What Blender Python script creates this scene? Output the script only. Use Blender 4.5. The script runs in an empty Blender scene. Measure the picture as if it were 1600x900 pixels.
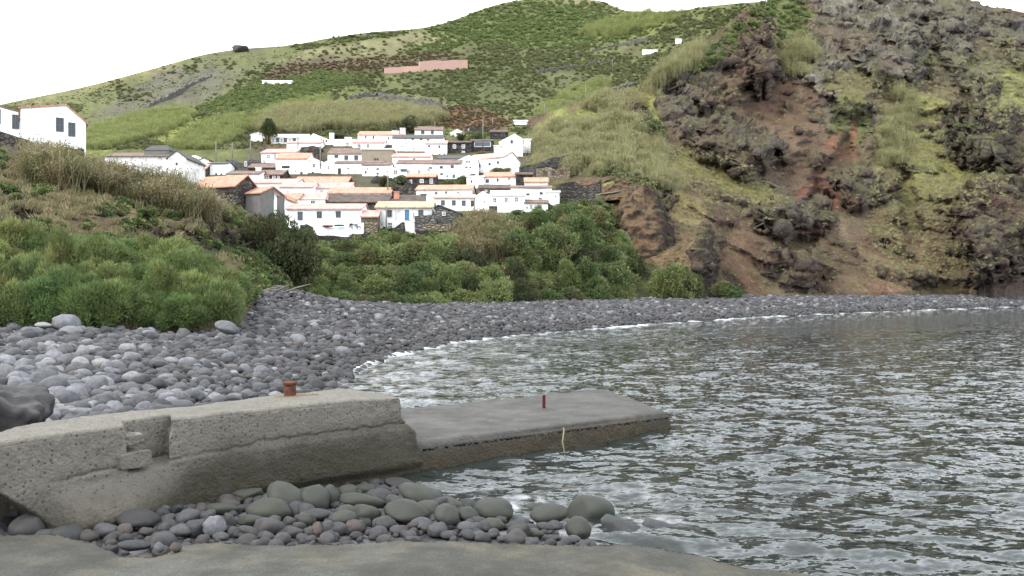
import bpy, math, random
import numpy as np
from math import radians, sin, cos, pi

scn = bpy.context.scene
COL = scn.collection

# ------------------------------------------------------------------ camera
CZ, F, U0, V0 = 3.0, 1300.0, 800.0, 450.0
cam = bpy.data.cameras.new('camera')
cam.sensor_width = 36.0
cam.lens = F / 1600 * 36
cam.clip_end = 5000
cam_o = bpy.data.objects.new('camera', cam)
cam_o.location = (0, 0, CZ)
cam_o.rotation_euler = (radians(90), 0, 0)
COL.objects.link(cam_o)
scn.camera = cam_o

# ------------------------------------------------------------------ sky, sun, exposure
SUN_EL, SUN_AZ = 46.0, -120.0        # degrees; the sun is up behind the left shoulder, veiled by cloud
w = bpy.data.worlds.new('World')
scn.world = w
w.use_nodes = True
nt = w.node_tree
nt.nodes.clear()
out = nt.nodes.new('ShaderNodeOutputWorld')
bg = nt.nodes.new('ShaderNodeBackground')
sky = nt.nodes.new('ShaderNodeTexSky')
sky.sky_type = 'NISHITA'
sky.sun_disc = False
sky.sun_elevation = radians(SUN_EL)
sky.sun_rotation = radians(242)
sky.air_density = 1.0
sky.dust_density = 3.0
sc_ = nt.nodes.new('ShaderNodeVectorMath'); sc_.operation = 'SCALE'; sc_.inputs['Scale'].default_value = 0.10
mx = nt.nodes.new('ShaderNodeMix'); mx.data_type = 'RGBA'
mx.inputs['Factor'].default_value = 0.90          # the cloud deck
mx.inputs['B'].default_value = (0.90, 0.95, 1.0, 1)
nt.links.new(sky.outputs[0], sc_.inputs[0])
nt.links.new(sc_.outputs[0], mx.inputs['A'])
nt.links.new(mx.outputs['Result'], bg.inputs['Color'])
bg.inputs['Strength'].default_value = 1.5
nt.links.new(bg.outputs[0], out.inputs[0])
sun = bpy.data.lights.new('sun', 'SUN')
sun.energy = 1.5
sun.angle = radians(14)
sun.color = (1.0, 0.96, 0.9)
sun_o = bpy.data.objects.new('sun', sun)
# direction from the ground towards the sun: behind the camera, to the left
sd = (-sin(radians(62)) * cos(radians(SUN_EL)), -cos(radians(62)) * cos(radians(SUN_EL)), sin(radians(SUN_EL)))
from mathutils import Vector
sun_o.rotation_euler = Vector(sd).to_track_quat('Z', 'Y').to_euler()
COL.objects.link(sun_o)
scn.view_settings.view_transform = 'Standard'
scn.view_settings.look = 'None'
scn.view_settings.gamma = 1
scn.view_settings.exposure = 1.30
scn.view_settings.use_curve_mapping = False
scn.cycles.max_bounces = 4
scn.cycles.diffuse_bounces = 2
scn.cycles.glossy_bounces = 2
scn.cycles.use_adaptive_sampling = True
scn.cycles.adaptive_threshold = 0.015
scn.cycles.transmission_bounces = 3
scn.cycles.transparent_max_bounces = 4

# ------------------------------------------------------------------ helpers
rnd = random.Random(7)
rng = np.random.default_rng(11)

def at(u, v, d):
    return ((u - U0) / F * d, d, CZ + (V0 - v) / F * d)

def lin(c):
    c = c / 255.0
    return c / 12.92 if c <= 0.04045 else ((c + 0.055) / 1.055) ** 2.4

def albl(r, g, b, k=0.50): return alb(r, g, b, k, 0.84)
def alb(r, g, b, k=0.50, sat=0.98):
    """albedo of a surface that the photograph shows in this colour"""
    k *= 0.54
    c = [lin(r) * k, lin(g) * k, lin(b) * k]
    m = sum(c) / 3
    return tuple(m + (x - m) * sat for x in c)

def _h(ix, iy, iz, s):
    h = (ix * np.uint32(374761393) + iy * np.uint32(668265263) + iz * np.uint32(2147483647) + np.uint32(s) * np.uint32(974634777))
    h = (h ^ (h >> np.uint32(13))) * np.uint32(1274126177)
    h = h ^ (h >> np.uint32(16))
    return h.astype(np.float64) / 4294967295.0

def vnoise(p, s=0):
    with np.errstate(over='ignore'):
        i = np.floor(p)
        f = p - i
        f = f * f * f * (f * (f * 6 - 15) + 10)
        i = i.astype(np.int64).astype(np.uint32)
        o = np.uint32(1)
        x, y, z = i[..., 0], i[..., 1], i[..., 2]
        fx, fy, fz = f[..., 0], f[..., 1], f[..., 2]
        def L(a, b, t): return a + (b - a) * t
        r = L(L(L(_h(x, y, z, s), _h(x + o, y, z, s), fx), L(_h(x, y + o, z, s), _h(x + o, y + o, z, s), fx), fy),
              L(L(_h(x, y, z + o, s), _h(x + o, y, z + o, s), fx), L(_h(x, y + o, z + o, s), _h(x + o, y + o, z + o, s), fx), fy), fz)
    return r * 2 - 1

def fbm(p, octaves=4, s=0, gain=0.5, ridged=False):
    a, t, n = 1.0, 0.0, 0.0
    for k in range(octaves):
        q = vnoise(p * (2.03 ** k), s + k * 17)
        if ridged:
            q = 1 - 2 * np.abs(q)
        t = t + a * q
        n += a
        a *= gain
    return t / n

def blocks(p, s=0):
    """broken-rock cells: (random level of the nearest cell, closeness to the cell's edge)"""
    i0 = np.floor(p); b1 = np.full(p.shape[:-1], 9.0); b2 = b1.copy(); val = np.zeros_like(b1)
    with np.errstate(over='ignore'):
        for dx in (-1, 0, 1):
            for dy in (-1, 0, 1):
                for dz in (-1, 0, 1):
                    c = i0 + np.array([dx, dy, dz]); ci = c.astype(np.int64).astype(np.uint32)
                    j = [_h(ci[..., 0], ci[..., 1], ci[..., 2], s + k) for k in (1, 2, 3, 4)]
                    d = (c[..., 0] + j[0] - p[..., 0]) ** 2 + (c[..., 1] + j[1] - p[..., 1]) ** 2 + (c[..., 2] + j[2] - p[..., 2]) ** 2
                    m = d < b1
                    b2 = np.where(m, b1, np.minimum(b2, d)); val = np.where(m, j[3], val); b1 = np.where(m, d, b1)
    return val, np.sqrt(b2) - np.sqrt(b1)

def sstep(a, b, x):
    t = np.clip((x - a) / (b - a), 0, 1)
    return t * t * (3 - 2 * t)

def pchip(x, y, q):
    """monotone cubic interpolation; y may be (n, m)"""
    x = np.asarray(x, float); y = np.asarray(y, float); q = np.clip(np.asarray(q, float), x[0], x[-1])
    one = y.ndim == 1
    if one: y = y[:, None]
    h = np.diff(x)[:, None]; dl = np.diff(y, axis=0) / h
    m = np.zeros_like(y)
    m[0], m[-1] = dl[0], dl[-1]
    if len(x) > 2:
        a, b = dl[:-1], dl[1:]
        with np.errstate(divide='ignore', invalid='ignore'):
            hm = 2 * a * b / (a + b)
        m[1:-1] = np.where(a * b > 0, np.nan_to_num(hm), 0)
    k = np.clip(np.searchsorted(x, q, side='right') - 1, 0, len(x) - 2)
    hh = h[k]; t = ((q - x[k])[:, None]) / hh
    r = (2 * t**3 - 3 * t**2 + 1) * y[k] + (t**3 - 2 * t**2 + t) * hh * m[k] + (-2 * t**3 + 3 * t**2) * y[k + 1] + (t**3 - t**2) * hh * m[k + 1]
    return r[:, 0] if one else r

def fast_mesh(name, V, Fc, mat=None, smooth=True, attrs=None):
    """V (n,3); Fc (m,3) or (m,4)"""
    V = np.asarray(V, np.float32).reshape(-1, 3); Fc = np.asarray(Fc, np.int32)
    me = bpy.data.meshes.new(name)
    k = Fc.shape[1]
    me.vertices.add(len(V)); me.vertices.foreach_set('co', V.ravel())
    me.loops.add(Fc.size); me.loops.foreach_set('vertex_index', Fc.ravel())
    me.polygons.add(len(Fc))
    me.polygons.foreach_set('loop_start', np.arange(0, Fc.size, k, dtype=np.int32))
    try:
        me.polygons.foreach_set('loop_total', np.full(len(Fc), k, np.int32))
    except Exception:
        pass
    me.update(calc_edges=True)
    me.polygons.foreach_set('use_smooth', np.full(len(Fc), smooth, bool))
    for an, (ty, data) in (attrs or {}).items():
        at_ = me.attributes.new(an, ty, 'POINT')
        data = np.asarray(data, np.float32)
        if ty == 'FLOAT_COLOR':
            if data.shape[1] == 3: data = np.hstack([data, np.ones((len(data), 1), np.float32)])
            at_.data.foreach_set('color', data.ravel())
        elif ty == 'FLOAT_VECTOR': at_.data.foreach_set('vector', data.ravel())
        elif ty == 'INT': at_.data.foreach_set('value', data.astype(np.int32).ravel())
        else: at_.data.foreach_set('value', data.ravel())
    if mat: me.materials.append(mat)
    me.update()
    return me

def grid_faces(nr, nc):
    i = np.arange((nr - 1) * (nc - 1)); r, c = i // (nc - 1), i % (nc - 1)
    a = r * nc + c
    return np.stack([a, a + 1, a + nc + 1, a + nc], 1)

def link(name, me, parent=None, loc=None, rz=0.0):
    o = bpy.data.objects.new(name, me)
    COL.objects.link(o)
    if parent: o.parent = parent
    if loc is not None: o.location = loc
    if rz: o.rotation_euler = (0, 0, rz)
    return o

def tag(o, label=None, cat=None, group=None, kind=None):
    if label: o['label'] = label
    if cat: o['category'] = cat
    if group: o['group'] = group
    if kind: o['kind'] = kind
    return o

class MB:
    """collects small solids into one mesh"""
    def __init__(s): s.v, s.f = [], []
    def add(s, vs, fs):
        b = len(s.v); s.v += [tuple(x) for x in vs]; s.f += [tuple(b + i for i in q) for q in fs]; return s
    def box(s, x0, x1, y0, y1, z0, z1):
        return s.add([(x0,y0,z0),(x1,y0,z0),(x1,y1,z0),(x0,y1,z0),(x0,y0,z1),(x1,y0,z1),(x1,y1,z1),(x0,y1,z1)],
                     [(0,3,2,1),(4,5,6,7),(0,1,5,4),(1,2,6,5),(2,3,7,6),(3,0,4,7)])
    def prism_x(s, poly, x0, x1, y_in0=0, y_in1=0):
        n = len(poly)
        return s.add([(x0, y, z) for y, z in poly] + [(x1, y, z) for y, z in poly],
                     [tuple(reversed(range(n)))[::1], tuple(range(n, 2*n))] + [(i, (i+1) % n, n + (i+1) % n, n + i) for i in range(n)])
    def prism_y(s, poly, y0, y1):
        n = len(poly)
        return s.add([(x, y0, z) for x, z in poly] + [(x, y1, z) for x, z in poly],
                     [tuple(range(n)), tuple(reversed(range(n, 2*n)))] + [(i, n + i, n + (i+1) % n, (i+1) % n) for i in range(n)])
    def tube(s, pts, rs, seg=8, cap=True):
        rings = []
        for k, (p, r) in enumerate(zip(pts, rs)):
            a = Vector(pts[max(k-1, 0)]); b = Vector(pts[min(k+1, len(pts)-1)])
            t = (b - a).normalized() if (b - a).length > 1e-9 else Vector((0,0,1))
            x = t.cross(Vector((0.31,0.95,0.05))).normalized(); y = t.cross(x)
            rings.append([tuple(Vector(p) + x * (r*cos(2*pi*j/seg)) + y * (r*sin(2*pi*j/seg))) for j in range(seg)])
        fs = []
        for k in range(len(rings)-1):
            for j in range(seg):
                fs.append((k*seg+j, k*seg+(j+1) % seg, (k+1)*seg+(j+1) % seg, (k+1)*seg+j))
        if cap:
            fs.append(tuple(reversed(range(seg)))); fs.append(tuple((len(rings)-1)*seg+j for j in range(seg)))
        return s.add([p for r in rings for p in r], fs)
    def mesh(s, name, mat, smooth=False):
        me = bpy.data.meshes.new(name); me.from_pydata(s.v, [], s.f); me.update()
        import bmesh
        bm = bmesh.new(); bm.from_mesh(me); bmesh.ops.recalc_face_normals(bm, faces=bm.faces); bm.to_mesh(me); bm.free()
        if smooth: me.polygons.foreach_set('use_smooth', [True]*len(me.polygons))
        if mat: me.materials.append(mat)
        return me
    def build(s, name, mat, parent=None, smooth=False, loc=None, rz=0.0):
        return link(name, s.mesh(name, mat, smooth), parent, loc, rz)

def empty(name, loc, rz=0.0):
    o = bpy.data.objects.new(name, None); COL.objects.link(o)
    o.location = loc; o.rotation_euler = (0, 0, rz); o.empty_display_size = 0.5
    return o

# ------------------------------------------------------------------ node helper and materials
class NB:
    def __init__(s, name):
        s.m = bpy.data.materials.new(name); s.m.use_nodes = True
        s.t = s.m.node_tree; s.t.nodes.clear()
        s.out = s.t.nodes.new('ShaderNodeOutputMaterial')
    def _set(s, sock, v):
        if isinstance(v, bpy.types.NodeSocket): s.t.links.new(v, sock)
        elif v is not None:
            if sock.type == 'RGBA' and len(v) == 3: v = (*v, 1)
            sock.default_value = v
    def n(s, ty, ins=None, **props):
        nd = s.t.nodes.new(ty)
        for k, v in props.items(): setattr(nd, k, v)
        for k, v in (ins or {}).items(): s._set(nd.inputs[k], v)
        return nd
    def noise(s, scale, detail=4, rough=0.55, vec=None, dist=0.0):
        return s.n('ShaderNodeTexNoise', {'Scale': scale, 'Detail': detail, 'Roughness': rough, 'Vector': vec, 'Distortion': dist}).outputs['Fac']
    def vor(s, scale, vec=None, feature='F1', out='Distance', rnd_=1.0):
        return s.n('ShaderNodeTexVoronoi', {'Scale': scale, 'Vector': vec, 'Randomness': rnd_}, feature=feature).outputs[out]
    def math(s, op, a, b=None, clamp=False):
        nd = s.t.nodes.new('ShaderNodeMath'); nd.operation = op; nd.use_clamp = clamp
        s._set(nd.inputs[0], a)
        if b is not None: s._set(nd.inputs[1], b)
        return nd.outputs[0]
    def mapr(s, v, a, b, c=0.0, d=1.0):
        return s.n('ShaderNodeMapRange', {'Value': v, 'From Min': a, 'From Max': b, 'To Min': c, 'To Max': d}).outputs[0]
    def mix(s, f, a, b, blend='MIX'):
        nd = s.t.nodes.new('ShaderNodeMix'); nd.data_type = 'RGBA'; nd.blend_type = blend
        s._set(nd.inputs['Factor'], f); s._set(nd.inputs['A'], a); s._set(nd.inputs['B'], b)
        return nd.outputs['Result']
    def ramp(s, f, stops, interp='LINEAR'):
        nd = s.t.nodes.new('ShaderNodeValToRGB'); s._set(nd.inputs[0], f)
        cr = nd.color_ramp; cr.interpolation = interp
        while len(cr.elements) < len(stops): cr.elements.new(0.5)
        for e, (p, c) in zip(cr.elements, stops):
            e.position = p; e.color = (*c, 1) if len(c) == 3 else c
        return nd.outputs['Color']
    def bump(s, h, strength=0.5, dist=0.1, normal=None):
        return s.n('ShaderNodeBump', {'Height': h, 'Strength': strength, 'Distance': dist, 'Normal': normal}).outputs[0]
    def bsdf(s, col, rough=0.9, spec=0.3, normal=None, **kw):
        ins = {'Base Color': col, 'Roughness': rough, 'Specular IOR Level': spec, 'Normal': normal}
        ins.update({k.replace('_', ' '): v for k, v in kw.items()})
        return s.n('ShaderNodeBsdfPrincipled', ins).outputs[0]
    def done(s, sh):
        s.t.links.new(sh, s.out.inputs['Surface']); return s.m
    @property
    def obj(s): return s.n('ShaderNodeTexCoord').outputs['Object']
    @property
    def pos(s): return s.n('ShaderNodeNewGeometry').outputs['Position']
    @property
    def orand(s): return s.n('ShaderNodeObjectInfo').outputs['Random']
    def attr(s, name, o='Color'): return s.n('ShaderNodeAttribute', attribute_name=name).outputs[o]

M = {}
def m_terrain(name, sc, rockamt):
    b = NB(name); p = b.pos
    col = b.attr('Col'); rock = b.attr('rock', 'Fac')
    n2 = b.noise(2.6 * sc, 4, 0.72, p)
    # the rock face: broken blocks, light lichen and dark fissures
    sq = b.n('ShaderNodeMapping', {'Vector': p, 'Scale': (1, 1, 2.0), 'Rotation': (0.25, 0.15, 0)}).outputs[0]
    cr = b.vor(0.9 * sc, sq, 'DISTANCE_TO_EDGE')
    fiss = b.mapr(cr, 0.0, 0.07, 0.68, 1)
    fz = b.math('ADD', b.math('MULTIPLY', b.math('SUBTRACT', fiss, 1.0), rock), 1.0)
    vv = b.math('MULTIPLY', b.mapr(n2, 0.3, 0.7, 0.55, 1.45), fz)
    c = b.mix(b.math('MULTIPLY', rock, b.mapr(n2, 0.58, 0.72, 0, 0.5)), col, alb(165, 162, 150))
    nz = b.n('ShaderNodeSeparateXYZ', {0: b.n('ShaderNodeNewGeometry').outputs['Normal']}).outputs[2]
    c = b.mix(b.math('MULTIPLY', b.math('MULTIPLY', rock, 0.75), b.mapr(b.math('ADD', nz, b.math('MULTIPLY', n2, 0.7)), 0.85, 1.15)), c, alb(136, 130, 92))   # turf on the ledges
    c = b.mix(b.mapr(b.math('ADD', nz, b.math('MULTIPLY', n2, 0.3)), 0.25, 0.5, 0.7, 0), c, alb(112, 100, 92, 0.8))   # too steep for soil
    c = b.mix(1.0, c, b.n('ShaderNodeCombineColor', {0: vv, 1: vv, 2: vv}).outputs[0], 'MULTIPLY')
    h = n2
    return b.done(b.bsdf(c, 0.95, 0.1, b.bump(h, 0.8, 0.5 / sc)))
M['terrain'] = m_terrain('hill_ground', 1.0, 1.2)
M['cliff'] = m_terrain('cliff_rock', 0.7, 1.5)
M['bank'] = m_terrain('bank_soil', 2.2, 1.4)

def m_leaf(name, c1, c2, c3=None, trans=0.3):
    b = NB(name)
    base = b.mix(b.orand, c1, c2)
    if c3: base = b.mix(b.math('MULTIPLY', b.mapr(b.noise(0.35, 2, 0.5, b.pos), 0.5, 0.65, 0, 1), 0.7), base, c3)
    v = b.attr('Col')
    c = b.mix(1.0, base, v, 'MULTIPLY')
    d = b.bsdf(c, 0.65, 0.25)
    t = b.n('ShaderNodeBsdfTranslucent', {'Color': c}).outputs[0]
    return b.done(b.n('ShaderNodeMixShader', {0: trans, 1: d, 2: t}).outputs[0])
K = 1.25
M['tamarisk'] = m_leaf('tamarisk_foliage', albl(90,118,58,1.30), albl(132,146,76,1.30), albl(138,136,74,1.30))
M['shrub'] = m_leaf('shrub_foliage', albl(84,106,56,1.28), albl(122,136,70,1.28), albl(132,122,76,1.28))
M['dark_shrub'] = m_leaf('dark_shrub_foliage', albl(70,84,46,1.10), albl(88,98,52,1.10), albl(104,92,58,1.10))
M['scrub'] = m_leaf('scrub_foliage', albl(104,114,68,1.2), albl(134,142,84,1.2), albl(126,110,78,1.2))
M['bright_scrub'] = m_leaf('bright_scrub_foliage', albl(118,138,68,1.15), albl(142,154,86,1.15))
M['dark_scrub'] = m_leaf('dark_scrub_foliage', albl(102,110,66,1.45), albl(122,126,78,1.45))
M['heath'] = m_leaf('heath_foliage', albl(120,92,66,K), albl(112,110,66,K))
M['cane'] = m_leaf('cane_foliage', albl(166,162,108,K), albl(182,176,126,K), albl(148,154,92,K))
M['green_cane'] = m_leaf('green_cane_foliage', albl(146,158,84,K), albl(164,170,98,K))
M['dry_cane'] = m_leaf('dry_cane_foliage', albl(132,122,84,K), albl(164,150,106,K), albl(118,126,74,K))
M['stem'] = NB('bark'); M['stem'] = M['stem'].done(M['stem'].bsdf(alb(92,76,60), 0.9))
M['drywood'] = NB('dry_wood'); M['drywood'] = M['drywood'].done(M['drywood'].bsdf(alb(190,180,160), 0.8))

def m_stone(name, stops, green=0.0, wet=0.0):
    b = NB(name); p = b.obj; r = b.orand
    off = b.n('ShaderNodeVectorMath', {0: p, 1: b.n('ShaderNodeCombineXYZ', {0: b.math('MULTIPLY', r, 37.0), 1: b.math('MULTIPLY', r, 91.0)}).outputs[0]}, operation='ADD').outputs[0]
    c = b.ramp(r, stops)
    n = b.noise(3.0, 5, 0.6, off); n2 = b.noise(16, 3, 0.7, off)
    vv = b.math('MULTIPLY', b.mapr(n, 0.3, 0.7, 0.72, 1.25), b.mapr(n2, 0.3, 0.7, 0.8, 1.2))
    pit = b.math('GREATER_THAN', b.vor(11, off), b.mapr(n, 0.3, 0.6, 0.22, 0.04))
    c = b.mix(1.0, c, b.n('ShaderNodeCombineColor', {0: vv, 1: vv, 2: vv}).outputs[0], 'MULTIPLY')
    c = b.mix(b.math('MULTIPLY', b.math('SUBTRACT', 1.0, pit), 0.55), c, (0.012, 0.012, 0.012))
    if green:
        c = b.mix(b.mapr(n, 0.36, 0.60, 0.15 * green, 0.95 * green), c, alb(74, 80, 50, 0.50))
    h = b.math('ADD', b.math('MULTIPLY', n2, 0.25), b.math('MULTIPLY', pit, 0.35))
    return b.done(b.bsdf(c, 0.85 - 0.5 * wet, 0.3 + 0.2 * wet, b.bump(h, 0.6, 0.03)))
g = lambda v, t=(1, 1, 1.03): (alb(v*t[0], v*t[1], v*t[2], 0.66))
M['stone'] = m_stone('basalt_stone', [(0, g(70)), (0.2, g(98)), (0.36, g(80)), (0.48, alb(104,96,92,0.66)), (0.58, g(118)), (0.7, g(92)), (0.82, g(134)), (0.9, alb(108,98,94,0.66)), (0.95, g(150)), (1, g(188))])
M['dark_stone'] = m_stone('dark_stone', [(0, g(54)), (0.4, g(72)), (0.6, alb(78,70,66,0.66)), (1, g(88))], wet=0.3)
M['pale_stone'] = m_stone('pale_stone', [(0, g(156)), (0.5, g(168)), (1, g(184, (1, .99, .97)))])
M['brown_stone'] = m_stone('brown_stone', [(0, alb(104,94,90,0.62)), (1, alb(122,108,102,0.62))])
M['grey_stone'] = m_stone('grey_stone', [(0, g(108)), (0.5, g(126)), (1, g(156))])
M['wet_stone'] = m_stone('damp_grey_stone', [(0, g(80)), (1, g(112))], wet=0.2)
M['algae_stone'] = m_stone('algae_stone', [(0, g(64)), (1, g(92))], green=0.92, wet=0.35)
M['gravel'] = NB('gravel')
b = M['gravel']; p = b.pos
c = b.ramp(b.vor(3.2, p, 'F1', 'Color'), [(0, g(70)), (0.5, g(112)), (1, g(150))])
M['gravel'] = b.done(b.bsdf(b.mix(b.mapr(b.vor(3.2, p, 'DISTANCE_TO_EDGE'), 0, 0.12, 0.8, 0), c, (0.02,0.02,0.02)), 0.9, 0.2, b.bump(b.vor(3.2, p), 1.0, -0.25)))

def m_concrete(name, base, lo, tide0, tide1, slime=None, damp=0.0, side=False, ochre=None):
    b = NB(name); p = b.pos
    n = b.noise(1.3, 6, 0.62, p); n2 = b.noise(9, 5, 0.65, p); n3 = b.noise(55, 2, 0.6, p)
    agg = b.vor(24, p, 'F1', 'Color'); aggd = b.vor(24, p)
    c = b.mix(b.mapr(n, 0.3, 0.7), base, tuple(x * 0.72 for x in base))
    c = b.mix(b.mapr(n2, 0.42, 0.66, 0, 0.6), c, tuple(x * 0.5 for x in base))
    c = b.mix(b.mapr(n3, 0.4, 0.62, 0, 0.5), c, tuple(x * 0.55 for x in base))
    ag = b.n('ShaderNodeSeparateColor', {0: agg}).outputs[0]
    c = b.mix(b.math('MULTIPLY', b.math('LESS_THAN', ag, 0.22), b.mapr(aggd, 0.2, 0.45, 0.75, 0)), c, alb(58, 56, 54))
    c = b.mix(b.math('MULTIPLY', b.math('GREATER_THAN', ag, 0.90), b.mapr(aggd, 0.15, 0.3, 0.7, 0)), c, alb(205, 200, 188))
    z = b.n('ShaderNodeSeparateXYZ', {0: p}).outputs[2]
    zz = b.math('ADD', z, b.mapr(n, 0.2, 0.8, -0.22, 0.22))
    zz = b.math('ADD', zz, b.mapr(n2, 0.3, 0.7, -0.05, 0.05))
    if side: zz = b.math('ADD', zz, b.mapr(b.n('ShaderNodeSeparateXYZ', {0: p}).outputs[0], -4.7, -3.9, 0.34, 0))
    wet = b.mapr(zz, tide0, tide1, 1, 0)
    nz = b.n('ShaderNodeSeparateXYZ', {0: b.n('ShaderNodeNewGeometry').outputs['Normal']}).outputs[2]
    c = b.mix(b.math('MULTIPLY', wet, 0.92), c, lo)
    if ochre: c = b.mix(b.mapr(b.noise(0.7, 4, 0.6, p), 0.50, 0.62, 0, 0.42), c, ochre)
    if slime: c = b.mix(b.math('MULTIPLY', b.mapr(n2, 0.42, 0.6), b.mapr(zz, tide0 - 0.2, tide1 - 0.1, 0.9, 0)), c, slime)
    if damp: c = b.mix(b.math('MULTIPLY', b.mapr(n, 0.42, 0.6), damp), c, tuple(x * 0.45 for x in base))
    rgh = b.mapr(n, 0.35, 0.65, 0.55 if damp else 0.85, 0.9)
    h = b.math('ADD', b.math('MULTIPLY', n3, 0.35), b.math('ADD', b.math('MULTIPLY', n2, 0.35), b.math('MULTIPLY', aggd, 0.4)))
    return b.done(b.bsdf(c, rgh, 0.3, b.bump(h, 0.8, 0.04)))
M['concrete'] = m_concrete('pier_concrete', alb(166,159,146,0.76), alb(86,78,66,0.66), 0.5, 1.08, alb(92,88,58,0.5), side=True)
M['slab'] = m_concrete('slab_concrete', alb(116,112,106,0.74), alb(92,78,54,0.8), 0.20, 0.42, alb(70,66,40,0.5), damp=0.35)
M['ramp'] = m_concrete('ramp_concrete', alb(114,112,100,0.66), alb(106,98,70,0.7), -0.05, 0.16, alb(120,112,74,0.6), damp=0.8, ochre=alb(128,114,82,0.8))

def m_rust(name, c1, c2):
    b = NB(name); p = b.obj
    n = b.noise(14, 5, 0.7, p)
    return b.done(b.bsdf(b.mix(b.mapr(n, 0.35, 0.65), c1, c2), 0.9, 0.2, b.bump(n, 0.8, 0.02)))
M['rust'] = m_rust('rusty_iron', alb(88,52,40,0.8), alb(130,86,68,0.8))
M['rust_stain'] = m_rust('rust_stain', alb(172,150,122,0.6), alb(166,138,104,0.6))
M['red_post'] = m_rust('rusty_red_steel', alb(120,50,44,0.7), alb(96,44,38,0.7))

def m_plaster(name, c, dirt, amt):
    b = NB(name); p = b.obj
    n = b.noise(0.9, 6, 0.65, p); n2 = b.noise(5, 4, 0.6, p)
    z = b.n('ShaderNodeMapping', {'Vector': p, 'Scale': (2.5, 2.5, 0.35)}).outputs[0]
    st = b.noise(1.0, 5, 0.7, z)
    f = b.math('MULTIPLY', b.math('MAXIMUM', b.mapr(n, 0.52, 0.75), b.mapr(st, 0.55, 0.75)), amt)
    return b.done(b.bsdf(b.mix(f, c, dirt), 0.9, 0.2, b.bump(n2, 0.3, 0.03)))
M['white'] = m_plaster('white_plaster', (0.82, 0.82, 0.81), alb(170,166,156), 0.30)
M['weathered'] = m_plaster('weathered_plaster', (0.62, 0.61, 0.60), alb(108,104,98), 0.95)
M['grey'] = m_plaster('grey_render', alb(150,148,144,0.8), alb(108,106,102,0.8), 0.9)
M['beige'] = m_plaster('beige_render', alb(206,192,170,0.7), alb(160,140,118), 0.6)
def m_masonry(name, c1, c2, mortar, sc=1.7):
    b = NB(name); p = b.obj
    q = b.n('ShaderNodeMapping', {'Vector': p, 'Scale': (1, 1, 1.7)}).outputs[0]
    cc = b.n('ShaderNodeSeparateColor', {0: b.vor(sc, q, 'F1', 'Color')}).outputs[0]
    e = b.vor(sc, q, 'DISTANCE_TO_EDGE')
    c = b.mix(cc, c1, c2)
    c = b.mix(b.mapr(b.noise(0.7, 4, 0.6, p), 0.5, 0.7, 0, 0.6), c, mortar)
    c = b.mix(b.mapr(e, 0.0, 0.1, 0.85, 0), c, (0.015, 0.014, 0.013))
    return b.done(b.bsdf(c, 0.95, 0.15, b.bump(b.mapr(e, 0, 0.2), 1.0, 0.12)))
M['stonewall'] = m_masonry('dark_rubble_masonry', alb(64,60,58,0.95), alb(120,114,108,0.95), alb(150,146,138,0.95))
M['greystone'] = m_masonry('grey_rubble_masonry', alb(112,108,106,0.95), alb(150,146,142,0.95), alb(170,166,160,0.95))
M['beigestone'] = m_masonry('beige_rubble_masonry', alb(150,136,114,0.95), alb(186,172,148,0.95), alb(200,190,170,0.95))
def m_tile(name, c1, c2, old=0.0):
    b = NB(name); p = b.obj
    x = b.n('ShaderNodeSeparateXYZ', {0: p}).outputs[0]
    y = b.n('ShaderNodeSeparateXYZ', {0: p}).outputs[1]
    wv = b.math('ABSOLUTE', b.math('SINE', b.math('MULTIPLY', x, pi / 0.24)))
    row = b.math('FRACT', b.math('MULTIPLY', y, 2.8))
    cell = b.n('ShaderNodeTexWhiteNoise', {'Vector': b.n('ShaderNodeCombineXYZ', {0: b.math('FLOOR', b.math('MULTIPLY', x, 1 / 0.24)), 1: b.math('FLOOR', b.math('MULTIPLY', y, 2.8))}).outputs[0]}).outputs['Value']
    n = b.noise(0.8, 5, 0.65, p)
    c = b.mix(cell, c1, c2)
    c = b.mix(b.mapr(n, 0.42 - 0.1 * old, 0.7, 0.0, 0.35 + 0.6 * old), c, alb(96, 84, 76))
    if old: c = b.mix(b.mapr(b.noise(3.5, 3, 0.6, p), 0.55, 0.7, 0, 0.6), c, alb(160, 150, 138))
    c = b.mix(b.mapr(wv, 0, 0.3, 0.35, 0), c, alb(70, 40, 30))
    h = b.math('ADD', wv, b.math('MULTIPLY', row, -0.3))
    return b.done(b.bsdf(c, 0.85, 0.2, b.bump(h, 0.8, 0.06)))
M['orange'] = m_tile('orange_tile', alb(224,168,142,1.25), alb(208,146,122,1.2))
M['pink'] = m_tile('pink_tile', alb(226,182,172,1.25), alb(212,160,150,1.2))
M['brown'] = m_tile('old_brown_tile', alb(160,132,120,1.2), alb(134,114,106,1.1), 0.45)
M['mottled'] = m_tile('mottled_old_tile', alb(136,112,100,1.0), alb(112,98,90,1.0), 1.0)
M['tan'] = m_tile('tan_tile', alb(226,194,162,1.2), alb(210,174,142,1.2), 0.1)
M['grey_roof'] = m_plaster('grey_roofing', alb(138,136,134), alb(104,100,98), 0.8)
M['white_roof'] = m_plaster('limewashed_roofing', (0.7, 0.7, 0.68), alb(176,172,160), 0.5)
def plain(name, c, r=0.6, sp=0.4):
    b = NB(name); n = b.noise(6, 3, 0.6, b.obj)
    return b.done(b.bsdf(b.mix(b.mapr(n, 0.3, 0.7), c, tuple(x * 0.75 for x in c)), r, sp))
M['glass'] = plain('window_glass', alb(62,68,78,0.6), 0.12, 0.5)
M['greyframe'] = plain('grey_paint', alb(128,136,146,0.7))
M['whiteframe'] = plain('white_paint', (0.78, 0.78, 0.78))
M['darkwood'] = plain('dark_wood', alb(66,62,66,0.7))
M['brownwood'] = plain('brown_wood', alb(122,92,82,0.7))
M['blue'] = plain('blue_paint', alb(92,158,206,0.8))
M['greenpaint'] = plain('green_paint', alb(52,160,112,0.8))
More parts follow.
